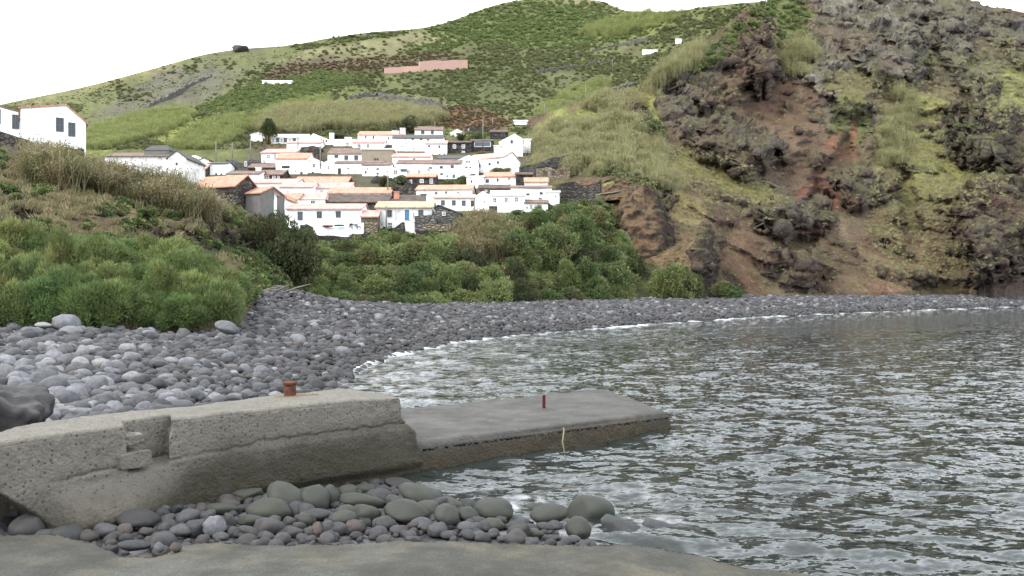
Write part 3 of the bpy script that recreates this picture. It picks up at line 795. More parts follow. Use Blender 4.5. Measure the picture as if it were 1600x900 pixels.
def H(label, u0, u1, vr, ve, vb, roof='orange', wall='white', o='long', yaw=0.0, dep=6.5, win=(), door=(), chim=(), d=None, name='house', ap=0.5, ve2=None, found=2.0, cat='house', hip=0.0):
    d = d if d else vd(vb)
    px = d / F; th = radians(yaw)
    uc = (u0 + u1) / 2; base = at(uc, vb, d)
    W = (u1 - u0) * d * d / (F * (d * cos(th) - base[0] * sin(th)))
    root = empty(name, base, th)
    tag(root, label, cat, HG)
    Hh = (vb - ve) * px; Hr = (vb - (ve2 if ve2 else ve)) * px
    es = (V0 - vr) / F
    ov = 0.22; t = 0.14
    m = MB()
    if o == 'ruin':
        ragged(W, dep, Hh, 0.55, int(u0 * 7 + vb)).build('wall', M[wall], root)
    elif o == 'flat':
        m.box(-W/2, W/2, 0, dep, -found, Hh); m.build('wall', M[wall], root)
        MB().box(-W/2 - .18, W/2 + .18, -.18, dep + .18, Hh - .02, Hh + max(.14, (ve - vr) * px)).build('roof', M[roof], root)
    elif o == 'arch':
        n = 10; poly = [(-W/2, -found), (W/2, -found)] + [(W/2 * cos(pi*i/n), Hh * 0.35 + Hh * 0.65 * sin(pi*i/n)) for i in range(n + 1)]
        m.prism_y(poly, 0, dep); m.build('wall', M[wall], root)
        pr = [((W/2 + .1) * cos(pi*i/n), Hh * 0.35 + (Hh * 0.65 + .1) * sin(pi*i/n)) for i in range(n + 1)]
        pr2 = [((W/2 - .03) * cos(pi*i/n), Hh * 0.35 + (Hh * 0.65 - .03) * sin(pi*i/n)) for i in range(n + 1)][::-1]
        rm = MB()
        for i in range(n):
            rm.prism_y([pr[i], pr[i+1], pr2[n-1-i], pr2[n-i]], 0.12, dep + 0.1)
        rm.build('roof', M[roof], root)
    elif o == 'gable':
        ax = -W/2 + W * ap; R = (vb - vr) * px
        m.prism_y([(-W/2, -found), (W/2, -found), (W/2, Hr), (ax, R), (-W/2, Hh)], 0, dep); m.build('wall', M[wall], root)
        rm = MB()
        sl = (R - Hh) / (ax + W/2); sr = (R - Hr) / (W/2 - ax)
        rm.prism_y([(-W/2 - ov, Hh - ov*sl - .02), (ax, R - .02), (ax, R + t), (-W/2 - ov, Hh - ov*sl + t)], -ov*.6, dep + ov)
        rm.prism_y([(ax, R - .02), (W/2 + ov, Hr - ov*sr - .02), (W/2 + ov, Hr - ov*sr + t), (ax, R + t)], -ov*.6, dep + ov)
        rm.build('roof', M[roof], root)
    else:
        rise = max(0.5, (ve - vr) * px + dep / 2 * es)
        m.prism_x([(0, -found), (dep, -found), (dep, Hh), (dep/2, Hh + rise), (0, Hh)] if not hip else [(0, -found), (dep, -found), (dep, Hh), (0, Hh)], -W/2, W/2); m.build('wall', M[wall], root)
        s_ = rise / (dep / 2); rm = MB()
        if hip:
            k = hip * W; x0, x1 = -W/2 - ov, W/2 + ov; z0 = Hh - .02
            rm.add([(x0,-ov,z0),(x1,-ov,z0),(x1,dep+ov,z0),(x0,dep+ov,z0),(x0 + k,dep/2,Hh+rise),(x1 - k,dep/2,Hh+rise)], [(0,3,2,1),(0,1,5,4),(1,2,5),(2,3,4,5),(3,0,4)])
        else:
            for (ya, yb) in ((-ov, dep/2), (dep + ov, dep/2)):
                za = Hh - ov * s_
                rm.prism_x([(ya, za - .02), (yb, Hh + rise - .02), (yb, Hh + rise + t), (ya, za + t)], -W/2 - ov*.7, W/2 + ov*.7)
        rm.build('roof', M[roof], root)
    roof_o = root.children[-1] if len(root.children) > 1 else root.children[0]
    for q in win:
        wu, wv, ww, wh = q[:4]; kd = WK[q[4] if len(q) > 4 else 'dark']
        f, p_ = bar_window(ww * px, wh * px, kd)
        x = (wu - uc) / (u1 - u0) * W
        wo = f.build('window', M[kd[0]], root, loc=(x, 0, (vb - wv) * px))
        p_.build('pane', M[kd[1]], wo)
    for (du, va_, vb_, dw, mt) in door:
        x = (du - uc) / (u1 - u0) * W; w2 = dw * px / 2
        z0, z1 = (vb - vb_) * px, (vb - va_) * px
        do = MB().box(x - w2, x + w2, -0.05, 0.03, z0, z1).build('door', M[mt], root)
        MB().box(x - w2 - .09, x - w2, -.08, .03, z0, z1).box(x + w2, x + w2 + .09, -.08, .03, z0, z1).box(x - w2 - .09, x + w2 + .09, -.08, .03, z1, z1 + .1).build('door_frame', M['whiteframe' if wall in ('white', 'weathered') else 'greyframe'], do)
    for (cu, va_, vb_, cw, mt, yy) in chim:
        x = (cu - uc) / (u1 - u0) * W; w2 = cw * px / 2
        z1 = (vb - va_) * px + yy * es; z0 = (vb - vb_) * px - 0.6
        dd_ = min(w2 * 2, 1.6)
        MB().box(x - w2, x + w2, yy, yy + dd_, z0, z1).box(x - w2 - .08, x + w2 + .08, yy - .08, yy + dd_ + .08, z1, z1 + .12).build('chimney', M[mt], roof_o)
    HOUSES.append((u0, u1, vr, vb, label))
    return root

W_ = lambda us, v, w, h, k='dark': tuple((u, v, w, h, k) for u in us)
# the front row
H('long white house with pink tile roof and three dark windows, nearest the beach', 448, 565, 319.5, 327, 357, 'pink', win=((469,337.5,8,13,'shut'),(499,335.5,8,10.5),(528.5,335,8,10)), dep=6, found=0.6, d=111)
H('weathered white house with tan roof and bright blue door above the bank', 587, 675, 316, 324.5, 358, 'tan', 'weathered', win=((608.5,333.5,8,11),(657.5,332.5,8,9),(609.5,352,8,10,'white'),(646,336,3,8,'pale')), door=((636,327.5,344,7.5,'blue'),), dep=6, d=112, found=1.5)
H('small hut with pink roof between the long white house and the blue-door house', 564, 590, 330, 338.5, 358, 'pink', 'beigestone', dep=4, d=110, cat='hut', name='hut', found=1)
H('grey stone shed with sloping roofline right of the blue-door house', 680, 720, 321, 324, 360, 'grey_roof', 'greystone', 'gable', win=((693.5,334,5,6,'white'),(710.5,350,5,6,'white')), dep=6, ap=0.12, ve2=334, d=111, cat='shed', name='stone_shed', found=2)
H('stone house with orange roof standing behind the canes on the bank', 303, 367, 276.5, 292, 326, 'orange', 'stonewall', yaw=-20, dep=5.0, d=112)
H('grey rendered house with orange roof beside the stone one', 384, 407, 293.5, 302, 328, 'orange', 'grey', yaw=-24, dep=5, d=112)
H('narrow white gable house with a tall dark door left of the front row', 418, 431, 296.5, 303, 333, 'orange', 'white', 'gable', door=((426.5,313,332,2.4,'darkwood'),), dep=6, d=114)
H('white house end with a dark drainpipe door beside the orange-roofed wing', 431, 446, 302, 309, 330, 'orange', 'white', 'gable', door=((443,317,328,2,'darkwood'),), dep=6, d=116)
H('white wing with bright orange roof behind the long front house', 440, 465, 302.5, 312, 327, 'orange', dep=6, d=122)
H('white house with hipped pink roof behind the long front house', 463, 507, 302.5, 311.5, 326, 'pink', win=((489,316.5,8,7,'white'),), dep=6, d=123, hip=0.12)
H('long low house with mottled brown old tiles above the front row', 506, 606, 305.5, 316, 332, 'mottled', 'stonewall', win=W_((570,590),322,5,8,'pale'), dep=7, d=124)
H('low house with lichen-grey broken tiles behind the blue-door house', 606, 664, 304.5, 316.5, 330, 'mottled', 'stonewall', chim=((617,300,309,8,'orange',1.5),(660.5,304,315,8.5,'grey',0.6)), dep=7, d=122, hip=0.25)
H('long house with orange roof and weathered arched windows mid-village', 512, 610, 294, 302, 311, 'orange', 'weathered', win=W_((541,557,574,590),305.5,8,4.5,'white'), dep=6, d=135)
H('white house with long orange roof above the pink-roofed row', 650, 737, 290, 296.5, 310, 'orange', win=((681.5,302,4,4),(697,301,3,3),(716,301.5,5,4,'pale')), chim=((660,294,303,4,'white',-.1),), dep=6, d=134, yaw=-4)
H('white house with pink roof and four grey windows above the cane clump', 678, 741, 305, 309.5, 330, 'pink', win=((692,317,6,8,'shut'),(709,317,6,8,'shut'),(724.5,317.5,6,8,'shut'),(738,318,5,9,'wood')), dep=6, d=126)
H('white gable house beside the dark garage door', 742, 768, 300, 308, 332, 'white_roof', 'white', 'gable', win=((757,315.5,2,2),), dep=7, d=125)
H('two-storey white house with a row of three barred windows above the shrubs', 767, 820, 299, 305, 333, 'white_roof', win=((773,313,6,8,'white'),(791,312.5,6,8,'white'),(807,312,6,8,'white')), door=((770.5,322,332,13,'darkwood'),), dep=7, d=124.5)
H('tall white house with thin dark roof at the right end of the village', 798, 862, 291, 294, 333, 'brown', win=((825,303.5,5,3),(845.5,302,5,4),(860,300.5,4,4),(844,310,5,2)), dep=7, d=127)
H('white lean-to with dark roof strip against the rightmost tall house', 820, 856, 313.5, 317, 335, 'brown', win=((823.5,324.5,2,3.5),(830,323.5,4.5,7,'white'),(844.5,322.5,4.5,7,'white')), dep=2.5, d=124.5)
H('square white annex with brown door at the village right edge', 855, 874, 298, 300.5, 334, 'white_roof', 'white', 'flat', win=((868,307,2,2),), door=((862.5,321,329,6,'brownwood'),), dep=6, d=126)
H('white house with small bright orange roof above the tall right-end house', 820, 856, 278.5, 284.5, 297, 'orange', dep=5, d=141)
H('roofless beige ruin with dark window holes on the slope right of the village', 839, 891, 261, 261, 283, 'brown', 'beigestone', 'ruin', win=((852,270,5,6,'wood'),(865,269.5,5,6,'wood'),(877,268.5,5,6,'wood')), dep=6, d=152, name='ruined_house', cat='ruin')
H('white house with slanting orange roof below the white pillar', 755, 806, 270, 276, 290, 'orange', win=((761.5,282.5,5,5.5),(777.5,281.5,3,5),(795.5,279.5,5,5,'white')), dep=6, d=146, yaw=-6)
H('low white flat-roofed annex left of the slanting orange roof', 729, 756, 274.5, 276, 291, 'white_roof', 'white', 'flat', win=((736.5,283.5,2.5,4),), dep=5, d=145)
H('dark stone annex right of the slanting orange roof', 806, 832, 270, 273, 291, 'mottled', 'stonewall', dep=5, d=144.5, name='stone_house')
H('old beige house with mottled grey roof behind the white gable house', 748, 797, 289.5, 294.5, 308, 'mottled', 'beigestone', win=((759.5,298,4,3,'pale'),(772,298,5,3.5),(787.5,297.5,4,3.5)), dep=6, d=134)
H('big white house with pink slanting roof and right-hand gable', 727, 787, 241, 248, 275, 'pink', win=((749,259,4,4.5),(765,257,4,4),(778,255.5,4,4),(750,269,3,5,'pale'),(766,268,4,5,'pale')), dep=7, d=160, yaw=-27)
H('white gable house with paired upper windows beside the big pink-roofed house', 718, 747, 243.5, 250, 277, 'white_roof', 'white', 'gable', win=((729.5,252.5,2,4),(733,252.5,2,4),(729,261.5,3,2),(735,261.5,3,2)), dep=7, d=156)
H('white long house with brown roof, many windows and a green door', 620, 720, 250.5, 256, 281, 'brown', win=((672.5,262.5,5,3),(689.5,261.5,5,4),(706.5,260.5,5,5),(690,272,4.5,3),(698.5,275.5,2,3.5)), door=((709,272.5,278,4,'greenpaint'),), dep=7, d=153)
H('white porch wing with three framed openings left of the green door', 608, 668, 262, 263.5, 282, 'white_roof', 'white', 'flat', win=((618,269,7,7,'white'),(638,269,6,7,'white'),(655,269,6,7,'white'),(631,266.5,10,3.5,'shut')), dep=3, d=150.5)
H('small dark stone cottage with orange roof below the green-door house', 635, 680, 272, 276.5, 291, 'orange', 'stonewall', win=((642,284,4,6,'white'),(659,283,6,6,'pale'),(674,283,5,8,'pale')), dep=5, d=145, name='cottage', cat='cottage')
H('white house with straight red roof in the village centre', 613, 673, 240, 245, 258, 'pink', win=((629,251,4,2,'dark'),(647,248.5,5,4,'white'),(659,250.5,4,2)), dep=6, d=166)
H('beige unplastered block with two brown windows', 565, 614, 232, 233.5, 262, 'white_roof', 'beige', 'flat', win=((586,250,2.6,6,'wood'),(590,250,2.6,6,'wood')), dep=7, d=168)
H('white house with pinkish roof strip under the beige block', 566, 610, 255, 258, 280, 'brown', win=((571.5,269,2.5,5),(574,264,2,2),(590,264,4,2.5),(590,271.5,4,2.5)), dep=5, d=156)
H('white house with brown roof and paired windows left of the beige block', 512, 566, 232.5, 240.5, 262, 'brown', win=((525.5,244.5,6,4.5,'dark'),(541,246.5,6,7),(556.5,246.5,6,7)), dep=7, d=170)
H('white lower house with a tall dark door below the brown roof', 524, 598, 252, 255, 281, 'brown', win=((544.5,275,3,8),(544,263,2.5,2.5),(555,267,4,2,'pale'),(555,270,4,2,'pale')), door=((530.5,263,278,5,'darkwood'),), dep=5, d=158)
H('white house with two low gables mid-left of the village', 478, 502, 248, 253, 280, 'white_roof', 'white', 'gable', win=((490.5,258.5,4.5,6.5,'white'),(489,270,3,3)), dep=7, d=159)
H('white gable house with one narrow window beside the two low gables', 502, 528, 251, 256.5, 280, 'white_roof', 'white', 'gable', win=((513.5,262,3,6.5,'white'),), dep=7, d=158.5)
H('white house with vivid orange roof and a dark sign board', 431, 480, 240, 248, 277, 'orange', win=((450,267,4,6,'white'),(471,272,4,7),(462,267.5,2.5,4,'pale')), door=((446.5,259,263,12.5,'darkwood'),), dep=7, d=158)
H('weathered white house with faded pink roof above the vivid orange one', 408, 462, 233.5, 238.5, 258, 'pink', 'weathered', win=((419.5,244.5,6,6,'pale'),(430,245,4,8,'pale')), dep=7, d=170, yaw=-5)
H('row house with orange roof and pale wing in the village middle', 460, 543, 277, 285, 297, 'orange', 'stonewall', win=((492,283,3,2,'white'),(508,284.5,3,2,'white'),(526,284.5,4,2,'white')), dep=6, d=147)
H('white house with faded pale pink roof in front of the orange row', 487, 547, 286, 294, 307, 'pink', win=((503,298.5,6,3,'pale'),), dep=6, d=139)
H('white house with small pink roof left of the pale pink one', 436, 489, 286, 292.5, 311, 'pink', win=((450,300,5,3,'pale'),), dep=6, d=137)
H('long white house with thin pink roof behind the two stone houses', 394, 463, 280.5, 286, 303, 'pink', win=((424,291,5,2.5,'pale'),(441,291,5,2.5,'pale')), dep=6, d=143, yaw=-4)
H('white house with brown roof edge behind the orange stone house', 354, 405, 268, 272, 295, 'brown', win=((377,279,4,4,'pale'),(388,283,3,6,'pale')), dep=6, d=147)
H('dark house with white framed panels and brown-red roof', 404, 441, 266.5, 273, 286, 'brown', 'stonewall', win=((417,277.5,7,6.5,'white'),(428,278,5,6.5,'pale'),(435,278,4,6.5,'pale')), dep=6, d=150, chim=((403.5,262.5,270,7,'white',-.2),))
H('dark stone barn with brown roof above the white-panelled house', 388, 432, 256.5, 262, 272, 'brown', 'stonewall', dep=6, d=159, name='stone_barn', cat='barn')
H('long dark grey stone ruin below the telegraph poles', 352, 403, 249, 249, 270, 'brown', 'greystone', 'ruin', win=((366,257,4,9,'shut'),(384,256,4,8,'pale')), dep=6, d=163, name='ruined_house', cat='ruin')
H('white shed-like house left of the long stone ruin', 326, 353, 254, 256, 277, 'grey_roof', 'white', 'long', win=((338,272,3,3),(346,272.5,3,3)), dep=5, d=158)
H('dark cottage with red roof and white double door behind the bank', 292, 322, 255, 263, 275, 'pink', 'stonewall', win=((308.5,269,7,7,'white'),), dep=5, d=156, name='cottage', cat='cottage')
H('small white vaulted building at the left edge of the village', 294, 313, 243, 243.5, 257, 'white_roof', 'white', 'arch', dep=6, d=170, name='vaulted_building', cat='building')
H('grey low-roofed shed right of the white vault', 311, 326, 247, 250, 258, 'grey_roof', 'weathered', 'gable', dep=5, d=169, name='shed', cat='shed')
H('long white building with grey hipped block on its roof, left of the village', 163, 268, 240, 244.5, 268, 'brown', 'weathered', win=((173,256,8,7,'pale'),(250,246,2,2)), dep=8, d=132)
H('weathered white gable house joined to the long building on the left', 262, 291, 236, 247, 272, 'grey_roof', 'weathered', 'gable', win=((276,256,3,4),), dep=8, d=129)
H('small white gabled house by the dark tree', 392, 410, 206, 211, 224, 'white_roof', 'white', 'gable', dep=6, d=196, yaw=10, ap=0.9)
H('long white house with pale roof and a row of grey windows at the top left', 424, 478, 210.5, 214.5, 232, 'white_roof', 'weathered', win=W_((434,446,460),219,5,6.5,'dark') + W_((427,440,453),219.5,4,6,'pale') + ((446,230,4,5,'dark'),), dep=6, d=194)
H('white gable house with round dark openings at the top left', 476, 521, 209.5, 222, 236, 'white_roof', 'white', 'gable', win=((502,218.5,2,2),(505.5,219.5,2,2),(510,220.5,3,3)), chim=((517.5,208.5,218,6,'white',0.2),), ap=0.30, ve2=222, dep=7, d=192)
H('white house with pale pink roof line in front of the row of grey windows', 448, 501, 221.5, 223.5, 240, 'pink', win=((461,230,2.5,3,'pale'),(475,229.5,2.5,3,'pale')), dep=5, d=186)
H('white house with block chimney between the gable and the pink strip', 521, 552, 218.5, 221, 236, 'white_roof', 'white', 'long', win=((543,225.5,5,5,'white'),), chim=((542,215,221,9,'white',1.0),), dep=6, d=190)
H('white house with pink roof strip and large pale windows', 551, 600, 220, 223, 238, 'pink', win=((561,228,6,6,'white'),(575,228,5,6,'white'),(588,226.5,6,2,'pale')), dep=6, d=188)
H('topmost long white house with thin orange roof and slit windows', 559, 629, 206, 211, 234, 'orange', win=((571.5,214.5,2,4.5),(583.5,215,2.4,4.5),(596,214.5,3,3,'pale'),(607,216,2,4)), chim=((617,205,209,10,'white',0.5),(628,200.5,212,8,'weathered',1.0)), dep=7, d=192)
H('white house with grey roof and scattered small windows at upper centre', 613, 692, 211.5, 216, 244, 'grey_roof', win=((634,217,3,2.5,'pale'),(645,217.5,4,2),(658,218,4,2),(669,218.5,4,2),(635,223.5,2.5,1.5),(642,223.5,2.5,1.5),(628,228.5,2.5,1.5),(646.5,233,3,4,'white')), dep=7, d=184)
H('white house with salmon roof strip left of the dark stone houses', 664, 698, 220.5, 224.5, 246, 'pink', win=((661.5+9,228.5,3,3),(675,231,3,3,'pale'),(686.5,229.5,3,4),(687,241.5,2,2.5),(694,241,2,3)), dep=5, d=180)
H('low grey-roofed white house above the brown-roofed long house', 684, 727, 243.5, 248, 258, 'grey_roof', 'white', dep=5, d=172)
H('white house with dark roof above the upper row', 648, 692, 198.5, 203.5, 222, 'brown', 'white', win=((660.5,207,5,5.5,'dark'),(675.5,206.5,4.5,6,'dark')), dep=7, d=205, yaw=6)
H('tiny white gable hut behind the green bush near the top', 704, 725, 202.5, 208, 220, 'white_roof', 'white', 'gable', win=((715,209,5,3),), dep=6, d=204, name='hut', cat='hut')
H('roofless stone ruin on the terrace at the top of the village', 728, 770, 197, 197.5, 210, 'brown', 'stonewall', 'ruin', win=((732,202.5,2,3,'white'),), dep=6, d=212, name='ruined_house', cat='ruin')
H('dark stone cottage with black doorway near the top right', 766, 793, 203.5, 206.5, 218, 'mottled', 'stonewall', win=((774.5,210.5,3,3),), door=((786,208,215,4,'darkwood'),), dep=5, d=200, name='cottage', cat='cottage')
H('dark stone house with three white framed windows', 697, 736, 221, 223, 246, 'mottled', 'stonewall', win=((710,229,5,6,'white'),(724,229,5,6,'white'),(724,238.5,5,5,'white')), dep=6, d=182, name='stone_house')
H('dark stone house with a long pale window panel', 735, 770, 218.5, 220.5, 244, 'mottled', 'stonewall', win=((754,225.5,26,8,'pale'),), dep=6, d=184, name='stone_house')
H('white gable house with one window at the top right of the village', 781, 817, 210, 222, 246, 'white_roof', 'white', 'gable', win=((799.5,221.5,4,5.5,'dark'),(787,224,2,5,'pale')), ap=0.64, ve2=218, dep=7, d=178)
H('small white annex left of the top right gable house', 772, 783, 227, 228.5, 246, 'white_roof', 'white', 'flat', dep=5, d=177, cat='annex', name='annex')
H('small white annex right of the top right gable house', 815, 829, 217, 219, 230, 'white_roof', 'white', 'flat', dep=5, d=182, cat='annex', name='annex')
# the house on the near bank
H('white gable house with two barred windows on the near bank', 33, 135, 163, 174, 252, 'orange', 'white', 'gable', win=((93.5,194,11,22,'dark'),(112.5,200,10,22,'dark')), ap=0.69, ve2=187, dep=9, d=84, found=4.5, yaw=30)
H('white house wing cut by the left picture edge, with barred windows', -60, 32, 158, 171, 225, 'brown', 'white', 'gable', ap=0.2, ve2=172, win=((25,187.5,10,23,'dark'),(-4,181,9,23,'dark')), dep=7, d=87, found=3, yaw=26)

# ---- other village masonry
def wall_run(label, pts, d, h, t, mt, name='stone_wall', cat='wall', rough=0.25, foot=1.0, seed=1, grp='stone walls'):
    """a wall along picture points (u, v of its foot); pieces with an uneven top"""
    r = random.Random(seed); m = MB()
    P = [Vector(at(u, v, (d(u, v) if callable(d) else d))) for u, v in pts]
    c = sum(P, Vector()) / len(P); c.z = min(p.z for p in P)
    Q = []
    for a, b_ in zip(P[:-1], P[1:]):
        n = max(2, int((b_ - a).length / max(0.8, h * 0.9)))
        Q += [a.lerp(b_, i / n) for i in range(n)]
    Q.append(P[-1])
    Hs = [h * (1 + rough * (r.random() * 2 - 1)) for _ in Q]
    for i in range(len(Q) - 1):
        a, b_ = Q[i] - c, Q[i + 1] - c; dr = (b_ - a); dr.z = 0
        nn = Vector((-dr.y, dr.x, 0)).normalized() * (t / 2)
        vs = [a - nn, b_ - nn, b_ + nn, a + nn]
        m.add([(*x.xy, x.z - foot) for x in vs] + [(vs[0].x, vs[0].y, vs[0].z + Hs[i]), (vs[1].x, vs[1].y, vs[1].z + Hs[i+1]), (vs[2].x, vs[2].y, vs[2].z + Hs[i+1]), (vs[3].x, vs[3].y, vs[3].z + Hs[i])],
              [(0,3,2,1),(4,5,6,7),(0,1,5,4),(1,2,6,5),(2,3,7,6),(3,0,4,7)])
    return tag(m.build(name, M[mt], loc=tuple(c)), label, cat, grp, 'thing')
wall_run('white terrace wall below the long white front house', [(490,366),(520,371),(545,369),(568,363)], 109, 1.25, 0.4, 'white', 'terrace_wall', rough=0.02, foot=0.6, grp=None)
wall_run('dark stone kerb wall under the white terrace', [(478,368),(500,374),(545,375),(575,369)], 108, 0.5, 0.5, 'stonewall', seed=3)
wall_run('dark rounded stone wall left of the white terrace', [(470,357),(480,356),(490,360)], 109, 0.5, 0.8, 'stonewall', seed=4, foot=2)
wall_run('grey rubble wall beside the blue-door house steps', [(648,351),(664,351),(682,351)], 110.5, 1.05, 0.5, 'greystone', seed=5)
wall_run('low pale wall in front of the grey stone shed', [(660,361),(680,362),(704,361)], 109.5, 0.95, 0.4, 'beigestone', seed=6, rough=0.08)
wall_run('dark stone footing below the low pale wall', [(650,364),(690,366),(722,364)], 109, 0.4, 0.5, 'stonewall', seed=7)
wall_run('dark rubble wall in the gap left of the orange cottage', [(580,291),(600,290),(634,293)], 149, 1.3, 0.8, 'stonewall', seed=8, rough=0.5)
wall_run('dark rubble heap wall right of the long orange roof', [(612,306),(628,304),(650,305)], 137, 1.8, 0.8, 'stonewall', seed=9, rough=0.5)
wall_run('dark base course under the green-door house', [(672,285),(695,285),(716,285)], 151.5, 0.6, 0.4, 'stonewall', seed=10, rough=0.05)
wall_run('dark retaining wall under the white garden house', [(470,250),(490,249),(502,250)], 172, 2.6, 0.6, 'stonewall', seed=11, rough=0.1)
wall_run('terrace wall climbing right of the village towards the canes', [(812,270),(850,258),(880,250),(912,246)], 158, 0.8, 0.6, 'stonewall', seed=12, rough=0.4)
wall_run('second terrace wall below the beige ruin', [(868,298),(890,295),(915,296),(940,291)], 134, 0.9, 0.6, 'stonewall', seed=13, rough=0.5)
wall_run('lowest terrace wall right of the village end', [(876,308),(900,310),(930,306)], 130, 0.8, 0.6, 'stonewall', seed=14, rough=0.5)
wall_run('dark stone retaining wall under the white bank house', [(92,258),(110,261),(129,262)], 82.5, 1.8, 0.7, 'stonewall', seed=15, foot=2, rough=0.06)
wall_run('dark dry-stone wall below the house at the left edge', [(-40,222),(0,228),(30,238),(50,246)], 82, 1.5, 0.7, 'stonewall', seed=16, foot=2, rough=0.15)
hd = lambda u, v: hill.depth(u, v) - 1.0
wall_run('salmon block wall stepped up the far hillside, right part', [(655,111),(692,109),(730,108)], hd, 4.0, 0.8, 'salmon', 'block_wall', seed=17, rough=0.10, grp=None, foot=1.5)
wall_run('salmon block wall on the far hillside, lower left part', [(601,114),(630,112),(656,111)], hd, 2.2, 0.8, 'salmon', 'block_wall', seed=18, rough=0.1, grp=None, foot=1.5)
for i, (pts, lb) in enumerate([([(545,153),(590,150),(640,157),(690,165)], 'pale field wall on the terraces above the village'),
        ([(545,160),(600,160),(650,165),(700,170)], 'lower field wall on the terraces above the village'),
        ([(230,168),(300,132),(330,120)], 'stone line crossing the grey scree on the left hill'),
        ([(840,113),(900,104),(960,95)], 'upper stone wall along the valley side'), ([(900,88),(960,72),(1020,60)], 'stone wall below the green cane strip on the ridge'),
        ([(870,170),(930,148),(990,133)], 'track wall rising right of the valley')]):
    wall_run(lb, pts, hd, 0.9, 0.8, 'greystone', seed=30 + i, rough=0.6, grp='field walls on the far hill')
# pillar, hipped block, steps
px = 147 / F
o = empty('chimney_pillar', at(806, 270, 147)); tag(o, 'tall whitewashed chimney pillar above the slanting orange roof', 'chimney')
MB().box(-.58, .58, 0, 1.1, -1.5, 1.75).build('shaft', M['weathered'], o); MB().box(-.66, .66, -.08, 1.18, 1.752, 1.9).build('cap', M['white'], o)
o = empty('roof_block', at(245, 242, 133)); tag(o, 'grey hipped rooftop block on the long white building', 'roof block')
MB().box(-2.0, 2.0, 0, 3.5, -1.2, 0.75).build('wall', M['grey'], o)
MB().add([(-2.1,-.1,.752),(2.1,-.1,.752),(2.1,3.6,.752),(-2.1,3.6,.752),(-1.3,1.2,1.7),(1.3,1.2,1.7),(1.3,2.3,1.7),(-1.3,2.3,1.7)],[(0,3,2,1),(0,1,5,4),(1,2,6,5),(2,3,7,6),(3,0,4,7),(4,5,6,7)]).build('roof', M['grey_roof'], o)
o = empty('stairway', at(628, 358.5, 111)); tag(o, 'dark stone outside stair rising to the blue door', 'stairs')
for k in range(6): MB().box(-1.0 + k*.22, -1.0 + (k+1)*.22, -1.0, 0.4, -0.8, 0.12 + k*.16).build('step', M['stonewall'], o)
o = tag(MB().box(-.72, .72, -.2, .7, -.8, 1.0).box(-.8, .8, -.28, .78, 1.002, 1.08).build('landing_block', M['white'], loc=at(642, 359, 110.6)), 'white block under the landing of the blue door', 'landing')
# terrace furniture and small boats
def small_boat(label, u, v, L, mt, rz):
    o = empty('small_boat', at(u, v, 108.6), rz); tag(o, label, 'boat', 'boats on the terrace wall')
    m = MB(); rings = []
    for i in range(9):
        t = i / 8 * 2 - 1; w2 = 0.32 * math.sqrt(max(0.02, 1 - t * t)); rings.append((t * L / 2, w2))
    vs, fs = [], []
    for x, w2 in rings: vs += [(x, -w2, .22), (x, -w2 * .6, 0), (x, w2 * .6, 0), (x, w2, .22)]
    for i in range(8):
        for j in range(3): fs.append((i*4+j, i*4+j+1, i*4+j+5, i*4+j+4))
        fs.append((i*4+3, i*4, i*4+4, i*4+7))
    m.add(vs, fs); h_ = m.build('hull', M[mt], o, True)
    MB().tube([(-L*.3, 0, .24), (0, 0, .27), (L*.3, 0, .24)], [.03,.05,.03], 6).build('ridge', M['whiteframe'], o)
small_boat('red small boat lying on the white terrace', 512, 354.5, 1.4, 'redpaint', 0.05)
small_boat('green small boat lying on the white terrace', 530, 353.5, 1.3, 'greenpaint', -0.06)
def chair(label, u, v):
    o = empty('garden_chair', at(u, v, 108.9)); tag(o, label, 'chair', 'chairs on the white terrace')
    MB().box(-.22,.22,-.22,.22,.42,.46).build('seat', M['darkwood'], o); MB().box(-.22,.22,.19,.22,.46,.85).build('backrest', M['darkwood'], o)
    for sx in (-.2,.17):
        for sy in (-.2,.17): MB().box(sx,sx+.03,sy,sy+.03,0,.418).build('leg', M['darkwood'], o)
chair('dark garden chair on the terrace, left of the table', 548, 359); chair('dark garden chair on the terrace, right of the table', 561, 359)
o = empty('garden_table', at(554.5, 359, 108.7)); tag(o, 'dark garden table on the white terrace', 'table')
MB().box(-.35,.35,-.3,.3,.68,.72).build('tabletop', M['darkwood'], o)
for sx in (-.32,.28):
    for sy in (-.26,.22): MB().box(sx,sx+.04,sy,sy+.04,0,.678).build('leg', M['darkwood'], o)

# ---- utility poles
def pole(label, u, v0, v1, d, arm=False):
    h = (v1 - v0) * d / F; o = empty('utility_pole', at(u, v1, d)); tag(o, label, 'pole', 'utility poles')
    MB().tube([(0,0,-1.2),(0,0,h*.5),(0,0,h)], [.11,.1,.08], 8).build('shaft', M['pole'], o, True)
    MB().box(-.06,.06,-.06,.06,h + .002,h+.14).box(-.35,.35,-.04,.04,h-.42,h-.34).build('crossarm', M['pole'], o)
pole('leftmost bare pole behind the dark stone ruin', 337.5, 221, 250, 166); pole('middle thin pole behind the dark stone ruin', 363, 223, 243, 176); pole('white pole beside the orange soil cut', 391.5, 217, 248, 168)
pole('pale pole in front of the vivid orange roof house', 500.5, 229, 254, 158); pole('thin pole on the roof terrace at the top left', 465.5, 207, 226, 186)
pole('slender pole rising from the rubble by the orange cottage', 606, 264, 294, 136.5); pole('pole beside the blue-door house front', 603.5, 323, 360, 110.3)
pole('pole above the dark-roofed white house', 679.5, 190, 203, 214); pole('pole on the red heath behind the stone ruins', 769.5, 183, 200, 222); pole('thin pole between the dark stone houses', 754.5, 186, 222, 181)
pole('pole in front of the beige ruin', 858, 268, 290, 138)
